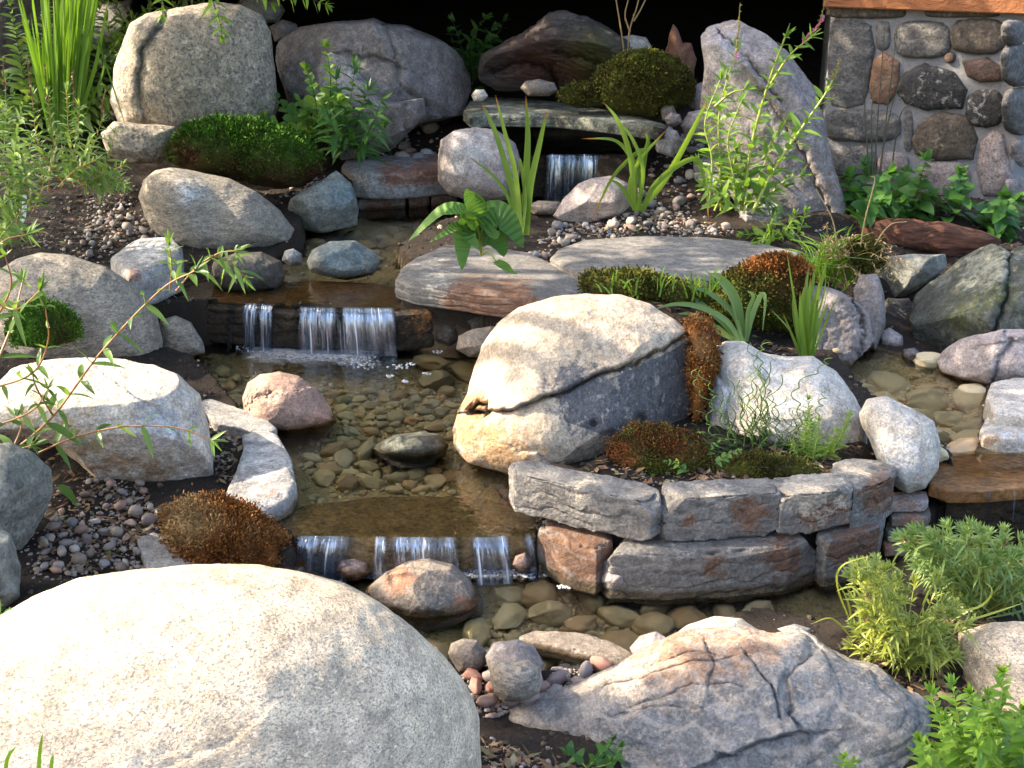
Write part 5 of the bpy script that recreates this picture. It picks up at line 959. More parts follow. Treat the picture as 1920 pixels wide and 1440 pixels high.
def pxc(pts, Y, n, dy=0.0, wob=0.0):
    """curve through picture points standing in a plane at distance Y, leaning dy towards (-) or away (+) along its length"""
    k = len(pts); c = bez([ony(x, y, Y + dy * (i / max(1, k - 1))) for i, (x, y) in enumerate(pts)], n)
    if wob: c = c + wob * np.stack([fbm(c * 9 + 3 * j, 2) for j in range(3)], 1) * np.linspace(0, 1, n)[:, None]
    return c
def plant(name, px, py, Y, label, cat="plant", group=None): return thing(name, tuple(ony(px, py, Y)), label, cat, group)
def mpp(Y): return (Y * cp + .5) / FPX           # metres per picture pixel at distance Y

# --- iris-like clumps: every blade traced, each its own leaf
def iris(name, bx, by, Y, blades, mat, label, wpx=13):
    r = plant(name, bx, by, Y, label)
    for i, b in enumerate(blades):
        mb = MB(); wp = wpx
        if isinstance(b[-1], (int, float)): wp = b[-1]; b = b[:-1]
        dy = PR.uniform(-.14, .14)
        c = pxc(b, Y + PR.uniform(-.03, .03), 18, dy)
        ribbon(mb, c, wp * .85 * mpp(Y), 'strap', unit(np.array((PR.normal() * .5, -1, .25))), PR.uniform(), .3, PR.normal() * .5); mb.build("leaf", mat, r)
    return r
iris("iris_plant", 975, 435, 4.85, [[(972, 440), (962, 360), (930, 250), (902, 192)], [(978, 440), (968, 330), (948, 250), (929, 178)], [(985, 440), (987, 330), (990, 250), (986, 178)], [(988, 440), (995, 350), (1012, 270), (1026, 206)], [(968, 435), (955, 375), (925, 330), (878, 293), 8], [(980, 440), (985, 370), (975, 300), (972, 330), 9], [(990, 440), (984, 400), (978, 360), 10]], 'iris', "tall thin-bladed iris at the upper pool's edge behind the big-leaved plant", 15)
iris("iris_plant", 1195, 390, 5.5, [[(1190, 395), (1183, 300), (1160, 230), (1130, 190), 12], [(1192, 395), (1192, 320), (1205, 280), (1150, 330), (1110, 412), 11], [(1195, 395), (1205, 320), (1185, 260), (1155, 222), 10], [(1198, 395), (1208, 300), (1215, 265), (1210, 248), 11], [(1200, 392), (1200, 330), (1180, 290), (1150, 262), (1090, 260), 10], [(1200, 395), (1250, 330), (1300, 240), (1330, 180), 16], [(1205, 395), (1225, 350), (1270, 310), (1310, 300), (1325, 360), (1328, 412), 13], [(1195, 390), (1180, 350), (1200, 300), (1250, 243), 11], [(1188, 390), (1165, 350), (1140, 335), 9]], 'iris', "wide-splayed yellowing iris in the pebbles right of the back waterfall", 12)
iris("iris_plant", 1385, 640, 4.15, [[(1395, 640), (1380, 560), (1350, 520), (1330, 512), 18], [(1398, 640), (1410, 590), (1425, 555), (1434, 560), (1430, 620), 14], [(1390, 640), (1375, 590), (1330, 550), (1285, 535), 15], [(1388, 640), (1360, 600), (1310, 575), (1265, 570), (1225, 580), 13], [(1392, 640), (1370, 560), (1340, 515), (1352, 500), 13], [(1385, 640), (1350, 600), (1300, 560), (1240, 556), 12], [(1385, 640), (1345, 620), (1300, 590), (1270, 588), 12], [(1400, 640), (1402, 585), (1412, 555), (1400, 545), 12], [(1380, 640), (1340, 610), (1305, 615), (1280, 605), 10]], 'iris_blue', "arching blue-green strap-leaved iris behind the split boulder", 18)
iris("iris_plant", 1518, 670, 4.12, [[(1505, 672), (1495, 600), (1482, 520), (1475, 472), 9], [(1510, 672), (1508, 590), (1522, 540), (1528, 498), 12], [(1515, 672), (1520, 590), (1542, 520), (1550, 484), 12], [(1518, 672), (1530, 600), (1545, 545), (1548, 500), 11], [(1522, 672), (1545, 610), (1560, 575), (1578, 548), 9], [(1500, 670), (1480, 620), (1443, 578), 7], [(1508, 670), (1495, 620), (1488, 570), 9], [(1512, 672), (1502, 600), (1500, 545), 9], [(1520, 672), (1535, 610), (1553, 568), 8], [(1503, 672), (1490, 640), (1467, 585), 7], [(1525, 672), (1525, 600), (1534, 560), 11], [(1512, 672), (1515, 580), (1520, 520), 12], [(1508, 672), (1503, 580), (1510, 530), 11], [(1516, 672), (1528, 590), (1538, 515), 12], [(1520, 672), (1540, 590), (1556, 520), 9], [(1504, 672), (1488, 590), (1487, 540), 10], [(1514, 672), (1510, 560), (1516, 500), 10]], 'iris', "stiff upright iris with rust-tipped blades beside the mauve broken rock", 11)
bl = []
for i in range(84):
    x0 = PR.uniform(88, 150); y0 = PR.uniform(225, 260); tx = x0 + (x0 - 115) * PR.uniform(1.0, 2.0) + PR.normal() * 10; ty = PR.uniform(-130, 70)
    bl.append([(x0, y0), ((x0 * .6 + tx * .4), y0 * .55 + ty * .45), (tx, ty), PR.uniform(5, 11)])
bl += [[(95, 250), (60, 100), (30, -20), 10], [(140, 250), (180, 120), (205, -10), 9], [(150, 240), (195, 130), (185, 80), (240, 250), 7], [(100, 240), (70, 110), (40, 30), 11]]
iris("tall_grass", 118, 255, 5.9, bl, 'reed', "tall clump of broad upright grass left of the speckled boulder", 10)

# --- leafy stems (opposite leaves along traced stems)
def stem_plant(name, base, Y, stems, label, leafm, stemm, L, w, every=26, spikes=(), shape='lance', droop=.25, dyr=.15, rpx=3.2, up=.55, cat="plant", spikem='spike', grp=None, whorl=2, topk=5):
    r = plant(name, base[0], base[1], Y, label, cat, grp); lm = MB()
    for si, s in enumerate(stems):
        opt = s[-1] if isinstance(s[-1], dict) else {}; s = s[:-1] if opt else s; m = mpp(Y); sm = MB()
        c = pxc(s, Y + PR.uniform(-.05, .05), 40, opt.get('dy', PR.uniform(-dyr, dyr))); tube(sm, c, rpx * m * .5 * opt.get('r', 1), rpx * m * .22 * opt.get('r', 1), PR.uniform()); sm.build("stem", stemm, r)
        seg = np.linalg.norm(np.diff(c, axis=0), axis=1); cum = np.concatenate([[0], np.cumsum(seg)]); n = int(cum[-1] / (every * m)); az = PR.uniform(0, 6.28)
        f0, f1 = opt.get('from', .12), opt.get('to', 1.0)
        for k in range(n + 1):
            f = f0 + (f1 - f0) * k / max(1, n); p_ = np.array([np.interp(f * cum[-1], cum, c[:, q]) for q in range(3)]); T_ = unit(c[min(39, int(f * 38) + 1)] - c[int(f * 38)])
            a = unit(np.cross(T_, (.2, 1, .1))); b = np.cross(T_, a); az += 1.57 + PR.normal() * .25
            sc = (1 - .55 * max(0, f - .45) / .55) * PR.uniform(.75, 1.15) * opt.get('L', 1)
            for j in range(whorl):
                q = az + j * 6.2832 / whorl; d = (a * math.cos(q) + b * math.sin(q)) + T_ * up
                leaf(lm, p_, d, L * m * sc, w * m * sc, shape, droop * PR.uniform(.3, 1.5))
        if opt.get('to', 1.0) > .9:
            for j in range(topk):
                d = unit(c[-1] - c[-4]) * 1.2 + PR.normal(size=3) * .5; leaf(lm, c[-1], d, L * m * .55, w * m * .5, shape, 0)
    lm.build("foliage", leafm, r)
    for (pts, mat, n) in spikes:
        fm = MB(); c = pxc(pts, Y + PR.uniform(-.05, .05), 20); tube(fm, c, 1.2 * mpp(Y), .6 * mpp(Y), .5)
        for k in range(n):
            f = PR.uniform(); p_ = c[int(f * 19)]; leaf(fm, p_, PR.normal(size=3) + np.array((0, 0, .7)), mpp(Y) * PR.uniform(5, 9) * (1.2 - .6 * f), mpp(Y) * 4, 'ovate', .1, n=4)
        fm.build("flower_spike", mat, r)
    return r
stem_plant("loosestrife", (1400, 400), 5.45, [[(1352, 395), (1350, 300), (1348, 220), (1366, 140), (1383, 95), {'to': .95}], [(1390, 395), (1410, 270), (1440, 160), (1472, 70), {'r': 1.5}], [(1410, 400), (1450, 320), (1500, 245), (1545, 180), (1572, 130), {'to': .9, 'r': 1.3}], [(1330, 390), (1335, 300), (1322, 230), (1350, 150), {'L': .8}], [(1430, 300), (1450, 260), (1475, 225), {'L': .7}], [(1440, 165), (1480, 105), (1520, 70), {'L': .8}], [(1380, 395), (1375, 330), (1365, 260), (1390, 190), {'L': .9}], [(1400, 395), (1425, 330), (1440, 290), {'L': .8}], [(1340, 200), (1370, 175), (1395, 168), {'L': .6}], [(1420, 390), (1470, 340), (1500, 330), {'L': .6}], [(1360, 395), (1330, 345), (1310, 310), {'L': .8}], [(1385, 395), (1345, 360), (1320, 350), {'L': .9}], [(1400, 395), (1440, 365), (1470, 350), {'L': .8}], [(1395, 400), (1400, 340), (1385, 290), {'L': .9}], [(1340, 395), (1370, 330), (1380, 280), {'L': .9}], [(1410, 400), (1430, 370), (1450, 390), {'L': .8}]],
           "tall pink-flowered loosestrife in front of the leaning grey slab", 'loose', 'stem_green', 46, 13, 17, [([(1378, 110), (1384, 60), (1388, 5)], 'spike', 46), ([(1510, 80), (1535, 45), (1548, 0)], 'spike', 40), ([(1560, 150), (1568, 130), (1576, 108)], 'spike', 34), ([(1505, 75), (1520, 62), (1535, 52)], 'flower', 14), ([(1536, 45), (1540, 36), (1546, 30)], 'flower', 10), ([(1378, 106), (1382, 102), (1388, 104)], 'flower', 5)], dyr=.2, rpx=5)
stem_plant("shade_weed", (1470, 440), 5.3, [[(1430, 450), (1445, 420), (1460, 400)], [(1440, 455), (1420, 440), (1395, 440)], [(1450, 460), (1440, 445), (1420, 455)], [(1460, 460), (1475, 430), (1490, 405)], [(1465, 460), (1450, 450), (1430, 468)], [(1480, 455), (1500, 430), (1510, 400)], [(1470, 460), (1465, 440), (1450, 432)]], "low leafy weed at the back edge of the wide flagstone", 'bright_leaf', 'stem_green', 30, 11, 10, droop=.3)
stem_plant("trailing_willow", (40, 830), 3.05, [[(20, 850), (100, 780), (190, 660), (300, 545), (365, 508), {'r': 1.2, 'dy': -.1}], [(-10, 690), (22, 610), (42, 530), {'r': 1.3}], [(70, 850), (140, 820), (230, 800), (330, 802), (395, 825), {'L': .85}], [(-20, 730), (60, 700), (90, 640), (85, 575), {'L': .7}], [(-20, 620), (20, 540), (10, 480), {'L': .8}], [(-10, 800), (60, 770), (90, 730), {'L': .8}], [(-20, 900), (20, 850), (60, 835), {'L': .7}], [(-20, 480), (10, 450), (50, 440), {'L': .7}], [(100, 780), (70, 730), (60, 700), {'L': .7}], [(20, 850), (40, 800), (30, 780), {'L': .8}], [(-20, 560), (30, 580), (75, 545), {'L': .8}]],
           "trailing willow-like shrub with tan stems reaching in from the left edge", 'willow', 'stem_tan', 64, 15, 46, droop=.5, dyr=.2, rpx=4.5)
stem_plant("leafy_sprig", (330, 520), 3.7, [[(330, 545), (370, 500), (410, 475), (440, 470), {'from': .3}], [(400, 480), (430, 490), (460, 520), {'from': .2}], [(318, 545), (322, 500), (318, 460), {'from': .3, 'L': .8}]], "sprig of narrow leaves hanging in front of the middle waterfall's left lip", 'willow', 'stem_tan', 60, 13, 22, droop=.5, rpx=3.5)
stem_plant("yellow_herb", (1820, 1430), 1.98, [[(1790, 1450), (1770, 1380), (1745, 1300)], [(1810, 1450), (1800, 1360), (1785, 1285)], [(1840, 1450), (1835, 1360), (1820, 1300)], [(1870, 1450), (1870, 1370), (1880, 1290), (1878, 1260)], [(1880, 1450), (1900, 1380), (1915, 1330)], [(1800, 1450), (1775, 1420), (1742, 1400)], [(1850, 1450), (1855, 1390), (1850, 1340)], [(1900, 1450), (1880, 1410), (1890, 1360)], [(1830, 1455), (1800, 1410), (1770, 1350)], [(1870, 1455), (1850, 1420), (1830, 1400)], [(1920, 1450), (1925, 1400), (1930, 1340)], [(1900, 1460), (1910, 1420), (1920, 1400)], [(1800, 1460), (1790, 1420), (1800, 1380)], [(1850, 1460), (1865, 1420), (1860, 1380)], [(1880, 1460), (1870, 1440), (1850, 1420)], [(1910, 1460), (1900, 1400), (1890, 1380)], [(1830, 1460), (1840, 1420), (1835, 1380)], [(1760, 1460), (1740, 1430), (1725, 1390)], [(1890, 1400), (1870, 1350), (1855, 1310)]],
           "bright green leafy herb growing up the lower right corner", 'bright_leaf', 'stem_green', 46, 15, 11, droop=.25, dyr=.12, rpx=4, topk=8)
stem_plant("seedling", (1580, 1430), 2.0, [[(1580, 1460), (1580, 1440), (1582, 1420)], [(1580, 1460), (1595, 1440), (1600, 1432)]], "tiny bright seedling poking up in front of the ledge rock", 'bright_leaf', 'stem_green', 34, 9, 10, topk=6)
stem_plant("creeping_sprig", (1110, 1420), 2.14, [[(1100, 1440), (1130, 1410), (1150, 1385)], [(1110, 1440), (1145, 1430), (1165, 1400)], [(1100, 1440), (1070, 1410), (1035, 1405)], [(1120, 1440), (1150, 1420), (1170, 1430)]], "small round-leaved sprig on the soil before the ledge rock", 'shade_leaf', 'stem_green', 26, 15, 22, shape='ovate', droop=.1, rpx=3)
stem_plant("columbine", (560, 270), 6.45, [[(600, 260), (590, 180), (575, 130), {'L': .8}], [(610, 260), (620, 160), (612, 90), {'L': .9}], [(600, 260), (560, 230), (520, 185)], [(595, 265), (540, 250), (500, 220)], [(600, 265), (560, 260), (530, 245)], [(605, 260), (580, 215), (560, 190)], [(600, 265), (580, 245), (575, 215)], [(590, 268), (620, 215), (640, 190)], [(600, 265), (520, 240), (490, 245)]],
           "round-leaved columbine between the tall boulder and the mauve ones", 'columbine', 'stem_dark', 30, 26, 13, shape='round', droop=.1, dyr=.25, rpx=2.5, topk=4)
stem_plant("dark_weed", (655, 290), 6.3, [[(655, 295), (640, 220), (630, 150)], [(660, 295), (670, 230), (690, 170)], [(650, 295), (625, 240), (610, 200)], [(665, 295), (690, 250), (715, 190)], [(660, 295), (655, 220), (665, 130)], [(640, 295), (615, 260), (590, 240)], [(668, 295), (700, 260), (720, 240)], [(655, 295), (645, 250), (640, 230)]],
           "dark narrow-leaved weed in front of the lighter mauve slab", 'shade_leaf', 'stem_dark', 52, 11, 11, droop=.5, dyr=.2, rpx=2.5)
stem_plant("hollow_plant", (880, 130), 7.35, [[(885, 150), (880, 100), (890, 60), (910, 35)], [(880, 150), (865, 90), (850, 40)], [(888, 150), (905, 90), (925, 55)], [(885, 150), (925, 80), (945, 40)], [(880, 150), (860, 110), (845, 65)], [(885, 160), (900, 120), (920, 80)], [(880, 160), (875, 130), (890, 95)], [(885, 180), (885, 150), (875, 120)]], "leafy green sapling in the dark hollow beside the stump", 'shade_leaf', 'stem_dark', 30, 14, 15, shape='ovate', droop=.2, dyr=.2, rpx=2)
stem_plant("wall_creeper", (1700, 400), 5.62, [[(1600, 420), (1620, 350), (1625, 310)], [(1640, 420), (1650, 360), (1670, 325)], [(1660, 420), (1690, 350), (1700, 320)], [(1620, 420), (1600, 370), (1590, 330)], [(1700, 420), (1720, 360), (1735, 300)], [(1690, 430), (1720, 390), (1745, 370)], [(1740, 430), (1770, 380), (1800, 345)], [(1750, 440), (1790, 410), (1830, 390)], [(1760, 430), (1800, 370), (1800, 325)], [(1640, 425), (1670, 390), (1690, 380)], [(1600, 425), (1630, 390), (1650, 380)], [(1820, 440), (1860, 400), (1905, 375)], [(1840, 440), (1880, 420), (1890, 440)], [(1860, 435), (1880, 395), (1885, 370)], [(1700, 430), (1680, 400), (1660, 395)], [(1660, 430), (1640, 400), (1610, 395)], [(1780, 440), (1750, 415), (1720, 420)]],
           "broad-leaved green creeper along the base of the fieldstone pillar", 'shade_leaf', 'stem_dark', 42, 31, 12, shape='ovate', droop=.35, dyr=.25, rpx=2.5, up=.3)
stem_plant("spurge", (1530, 880), 3.3, [[(1515, 885), (1510, 830), (1512, 790)], [(1520, 885), (1530, 830), (1535, 790)], [(1525, 885), (1550, 840), (1565, 810)], [(1530, 885), (1570, 830), (1592, 780), {'r': 1.4}], [(1520, 885), (1500, 850), (1485, 830)], [(1530, 885), (1560, 860), (1580, 835)], [(1520, 890), (1490, 885), (1470, 880)], [(1510, 885), (1520, 850), (1515, 750)], [(1540, 885), (1565, 870), (1585, 850)]], "feathery yellow-green spurge in the planter behind the wall stones", 'spurge', 'stem_green', 24, 5, 5, droop=.2, dyr=.12, rpx=3, whorl=3, topk=12)
stem_plant("creeping_sedum", (1170, 850), 3.42, [[(1150, 870), (1170, 840), (1190, 812)], [(1180, 870), (1190, 850), (1180, 830)], [(1190, 830), (1220, 812), (1240, 815)], [(1140, 890), (1130, 875), (1120, 860)], [(1130, 890), (1150, 890), (1165, 880)], [(1220, 900), (1210, 885), (1200, 890)]], "trailing round-leaved sprig at the split boulder's foot", 'shade_leaf', 'stem_dark', 16, 10, 8, shape='ovate', dyr=.05, rpx=2)
stem_plant("tansy", (190, 330), 5.4, [[(110, 340), (100, 270), (90, 180)], [(130, 345), (140, 280), (150, 200)], [(150, 350), (170, 290), (190, 230)], [(170, 350), (200, 300), (215, 250)], [(120, 345), (90, 300), (60, 260)], [(150, 350), (190, 330), (230, 310)], [(140, 350), (120, 310), (115, 260)], [(160, 350), (155, 300), (170, 260)], [(170, 355), (210, 340), (235, 345)], [(100, 330), (70, 260), (60, 180)], [(150, 345), (130, 260), (125, 170)]],
           "reddish-based feathery weed in the soil below the tall grass", 'grey_leaf', 'stem_tan', 34, 7, 9, [([(88, 190), (86, 160), (84, 120)], 'spike_brown', 30), ([(140, 200), (138, 165), (135, 130)], 'spike_brown', 30), ([(190, 230), (192, 195), (200, 165)], 'spike_brown', 24), ([(58, 180), (55, 140), (50, 105)], 'spike_brown', 24)], droop=.3, dyr=.25, rpx=2.5)
stem_plant("tansy", (20, 330), 5.2, [[(0, 340), (10, 250), (10, 150)], [(20, 350), (30, 270), (40, 200)], [(-20, 350), (-10, 270), (0, 210)], [(30, 360), (50, 300), (60, 260)], [(10, 360), (30, 320), (70, 310)], [(0, 370), (-10, 310), (-20, 280)], [(20, 370), (40, 340), (30, 300)], [(-10, 420), (10, 380), (30, 370)], [(-10, 460), (20, 420), (40, 400)], [(0, 480), (20, 440), (60, 430)], [(-20, 500), (0, 450), (10, 400)]],
           "feathery grey-green weed at the left edge by the white tag", 'grey_leaf', 'stem_green', 36, 9, 11, [([(8, 160), (6, 130), (8, 105)], 'spike_brown', 24)], droop=.35, dyr=.25, rpx=2.5)
stem_plant("willow_bush", (250, 90), 7.4, [[(250, 130), (240, 70), (220, 10)], [(260, 130), (270, 60), (290, 0)], [(240, 130), (215, 90), (200, 40)], [(230, 140), (200, 110), (190, 80)], [(270, 120), (310, 50), (350, -10)], [(260, 120), (300, 60), (330, 20)], [(240, 130), (230, 90), (250, 40)], [(230, 150), (210, 130), (215, 100)], [(250, 130), (260, 90), (280, 50)], [(280, 110), (340, 30), (390, -10)]],
           "grey-green willowy bush behind the tall speckled boulder", 'grey_leaf', 'stem_dark', 42, 12, 8, droop=.4, dyr=.3, rpx=2.5)
stem_plant("hanging_twig", (400, -20), 6.1, [[(390, -40), (400, 5), (412, 40), (415, 65), {'from': .3}], [(300, -40), (305, 5), (304, 30), {'from': .5, 'L': .7}], [(400, -60), (480, -20), (510, 5), {'from': .2}], [(420, -60), (560, -10), (610, 8), {'from': .3}]], "leafy twig hanging down over the tall boulder's top", 'bright_leaf', 'stem_dark', 34, 11, 17, droop=.4, rpx=2.5)
# lavender clumps
def lavender(px, py, Y, heads, label, mat, hooks, L, nst, rx, ry):
    r = plant("lavender", px, py, Y, label); lm, sm = MB(), MB(); m = mpp(Y)
    for k in range(nst):
        hx, hy, sx, sy = heads[PR.randint(len(heads))]; a = PR.uniform(0, 6.28); q = PR.uniform() ** .5
        tx, ty = hx + sx * q * math.cos(a), hy + sy * q * math.sin(a); dy = PR.uniform(-.16, .16)
        c = bez([ony(px + PR.normal() * rx * .25, py + PR.uniform(-8, 8), Y), ony((px * .45 + tx * .55), py * .4 + ty * .6 + 8, Y + dy * .7), ony(tx, ty, Y + dy)], 14)
        tube(sm, c, 1.5 * m, .8 * m, PR.uniform(), 4); T_ = unit(c[-1] - c[-3])
        tt_ = PR.uniform(.3, 1) * (1 if PR.uniform() > .3 else .4)
        for j in range(7):
            f = 1 - .6 * PR.uniform() ** 1.3; p_ = c[int(f * 13)]; d = PR.normal(size=3) * .8 + T_ * .5; leaf(lm, p_, d, L * m * PR.uniform(.6, 1.3), 4.6 * m, 'lance', .45, min(1, tt_ + .3), n=5, fold=.15)
        a = unit(np.cross(T_, (.3, .8, .2))); b = np.cross(T_, a)
        for j in range(11):                                   # rosette at the shoot's tip
            q = j * 2.4; d = (a * math.cos(q) + b * math.sin(q)) * (.35 + .06 * j) + T_; leaf(lm, c[-1] - T_ * m * j * .9, d, L * m * (.5 + .03 * j), 4.6 * m, 'lance', .1, tt_ * .6, n=4, fold=.15)
        if PR.uniform() < .12:
            dm = MB()
            for j in range(6): leaf(dm, c[-1] + PR.normal(size=3) * 4 * m, PR.normal(size=3), 9 * m, 6 * m, 'ovate', .2, n=3)
            dm.build("dry_flower", 'spike_brown', r)
    for hk in hooks:
        c = pxc(hk, Y + PR.uniform(-.1, .1), 18, PR.uniform(-.05, .05)); ribbon(lm, c, 4.5 * m, 'lance', None, .95, .2)
    sm.build("stem", 'stem_green', r); lm.build("foliage", mat, r);
lavender(1690, 1240, 2.44, [(1640, 1110, 60, 50), (1720, 1130, 90, 70), (1770, 1190, 50, 50), (1640, 1190, 60, 40), (1720, 1200, 70, 50), (1640, 1075, 50, 30)], "rounded lavender clump with yellow-green tips above the ledge rock", 'lavender',
         [[(1600, 1180), (1570, 1100), (1580, 1060), (1640, 1040)], [(1640, 1150), (1620, 1080), (1590, 1050)], [(1600, 1190), (1590, 1130), (1570, 1090)], [(1700, 1080), (1670, 1060), (1640, 1055)], [(1750, 1150), (1830, 1140), (1860, 1110), (1840, 1085)], [(1760, 1180), (1860, 1150), (1920, 1130)], [(1600, 1200), (1560, 1160), (1520, 1170)], [(1640, 1230), (1650, 1200), (1625, 1245)]], 34, 190, 60, 30)
lavender(1850, 1150, 2.7, [(1720, 1010, 40, 20), (1800, 1010, 60, 30), (1870, 1030, 60, 40), (1850, 1090, 80, 50), (1920, 1060, 40, 60), (1780, 1060, 70, 40), (1740, 1030, 50, 30)], "grey-green lavender spreading in front of the dripping rock face", 'lavender_grey', [[(1850, 1160), (1930, 1140), (1960, 1100)]], 34, 200, 80, 30)
# curly rush
r = plant("curly_rush", 1420, 880, 3.38, "corkscrew rush with curly dark stems in front of the pale blue-grey boulder"); sm = MB()
for k in range(95):
    x0 = 1420 + PR.normal() * 22; a = PR.uniform(-1.45, 1.45); L = PR.uniform(60, 170) * (1 if abs(a) > .5 else 1.25); n = 46; t = np.linspace(0, 1, n); ph = PR.uniform(0, 6.28)
    am = PR.uniform(4, 10); fr = PR.uniform(2.5, 5); dx = np.sin(a) * L * t + am * np.sin(fr * 6.28 * t + ph) * t ** .5; dz = -np.cos(a) * L * t * (1 - .25 * t * abs(math.sin(a))) + am * .5 * np.cos(fr * 6.28 * t + ph) * t
    if abs(a) > 1.0: dz = dz - 28 * np.sin(3.14 * t)
    yy = 3.38 + PR.normal() * .04 + .03 * np.cos(fr * 6.28 * t + ph) * t; c = np.array([ony(x0 + X1, 880 + Z1, Y1) for X1, Z1, Y1 in zip(dx, dz, yy)])
    tube(sm, c, 1.7 * mpp(3.38), .8 * mpp(3.38), PR.uniform(), 4)
for pts in ([(1440, 870), (1390, 780), (1420, 700), (1400, 640)], [(1450, 870), (1435, 790), (1430, 720), (1425, 665), (1440, 640)], [(1480, 860), (1500, 780), (1490, 730), (1540, 690), (1555, 670)], [(1470, 870), (1450, 760), (1420, 690)], [(1500, 860), (1530, 780), (1550, 730)], [(1380, 860), (1330, 800), (1340, 740), (1305, 690)], [(1380, 860), (1350, 780), (1310, 730), (1300, 690)]):
    c = pxc(pts, 3.40, 40); c += .010 * np.stack([np.sin(np.linspace(0, 40, 40)), np.cos(np.linspace(0, 40, 40)), 0 * np.linspace(0, 1, 40)], 1); tube(sm, c, 1.6 * mpp(3.4), .9 * mpp(3.4), .7, 4)
sm.build("stem", 'rush', r)
# grass tussock with dry seed heads
r = plant("grass_tussock", 1560, 520, 4.75, "grass tussock with dry straw seed heads hanging beside the mauve rocks"); gm, dm = MB(), MB()
for k in range(150):
    a = PR.normal() * .55; L = PR.uniform(40, 110); x0, y0 = 1560 + PR.normal() * 22, 520 + PR.normal() * 12; dy = PR.normal() * .12; cv = PR.uniform(.1, .9) * np.sign(a)
    ribbon(gm, pxc([(x0, y0), (x0 + math.sin(a) * L * .5, y0 - math.cos(a) * L * .6), (x0 + math.sin(a) * L + cv * 25, y0 - math.cos(a) * L * .9 + abs(cv) * 22)], 4.75, 9, dy), 2.6 * mpp(4.75), 'needle', None, PR.uniform(), .1)
for k in range(60):
    x0, y0 = 1600 + PR.normal() * 22, 500 + PR.normal() * 15; a = PR.uniform(-1.2, 1.9); L = PR.uniform(40, 95)
    tx, ty = x0 + math.sin(a) * L, y0 - math.cos(a) * L * .8 + 12; dy = PR.normal() * .12; c = pxc([(x0, y0), ((x0 + tx) / 2, (y0 + ty) / 2 - 14), (tx, ty)], 4.72, 12, dy); tube(dm, c, 1. * mpp(4.7), .6 * mpp(4.7), PR.uniform(), 3)
    for j in range(7): leaf(dm, c[PR.randint(7, 12)], PR.normal(size=3), 9 * mpp(4.7), 3 * mpp(4.7), 'ovate', .2, n=3)
for pts in ([(1590, 540), (1570, 460), (1560, 410), (1530, 355)], [(1605, 520), (1620, 420), (1640, 340), (1632, 330)], [(1600, 530), (1660, 430), (1700, 415)], [(1600, 545), (1640, 560), (1655, 610), (1648, 600)], [(1600, 540), (1650, 545), (1660, 590)]):
    tube(dm, pxc(pts, 4.7, 18), 1.6 * mpp(4.7), .9 * mpp(4.7), .8, 4)
gm.build("foliage", 'bright_leaf', r); dm.build("seed_stalk", 'straw', r)
# thin reeds by the pillar, bare twigs by the stump
r = plant("reed", 1640, 320, 5.7, "thin dark rush stems standing against the fieldstone pillar"); sm = MB()
for x0, x1, y1 in ((1630, 1622, 120), (1640, 1660, 40), (1648, 1694, 130), (1636, 1640, 165), (1670, 1712, 190), (1650, 1682, 58)): tube(sm, pxc([(x0, 330), ((x0 + x1) / 2 - 4, 220), (x1, y1)], 5.7, 16, .05), 1.5 * mpp(5.7), .8 * mpp(5.7), PR.uniform(), 4)
sm.build("stem", 'stem_dark', r)
r = plant("bare_twig", 1180, 120, 6.85, "bare grey twigs rising out of the olive moss by the stump"); sm = MB()
for pts in ([(1172, 120), (1165, 60), (1155, 0), (1150, -30)], [(1176, 125), (1180, 60), (1195, 10), (1200, -20)], [(1181, 60), (1172, 30), (1178, 0)], [(1188, 40), (1200, 20), (1215, -10)]): tube(sm, pxc(pts, 6.85, 14), 1.8 * mpp(6.85), .9 * mpp(6.85), .3, 4)
sm.build("stem", 'straw', r)
# the big heart-leaved plant
r = plant("hosta", 905, 470, 4.62, "broad heart-leaved plant growing at the end of the overhanging flagstone"); sm = MB()
for pts, wp, nr, tt in [([(893, 440), (880, 430), (868, 450), (866, 508)], 54, (.25, -1, .35), .2), ([(905, 430), (930, 405), (955, 420), (982, 465)], 58, (-.1, -1, .6), .1), ([(895, 425), (870, 400), (830, 395), (765, 453)], 40, (.1, -.5, 1), .85), ([(895, 415), (885, 400), (862, 395), (833, 402)], 40, (0, -.6, 1), .7), ([(898, 410), (890, 385), (880, 370), (874, 353)], 38, (.2, -1, .2), .9), ([(900, 415), (905, 398), (915, 392), (925, 388)], 34, (.2, -.5, 1), .6), ([(905, 435), (925, 440), (940, 460), (945, 482)], 44, (-.2, -1, .3), .05), ([(898, 440), (890, 430), (880, 440), (900, 470)], 34, (0, -1, .3), .3), ([(905, 425), (918, 420), (935, 432), (925, 450)], 36, (-.3, -1, .4), .4), ([(890, 440), (860, 425), (840, 435), (805, 455)], 22, (.1, -.4, 1), .8), ([(930, 490), (945, 500), (955, 508), (970, 515)], 18, (0, -.4, 1), .8), ([(893, 400), (900, 385), (897, 372), (890, 360)], 30, (-.3, -1, .2), .95)]:
    lm = MB(); c = pxc(pts, 4.55 + PR.uniform(-.03, .03), 14, PR.uniform(-.12, -.02)); ribbon(lm, c, wp * 1.18 * mpp(4.6), 'heart' if wp > 36 else 'ovate', unit(np.array(nr)), tt, .22); lm.build("leaf", 'big_leaf', r)
    tube(sm, bez([ony(902, 478, 4.62), (ony(900, 450, 4.6) + c[0]) / 2, c[0]], 8), 2.4 * mpp(4.6), 1.6 * mpp(4.6), .4)
sm.build("stem", 'stem_green', r)
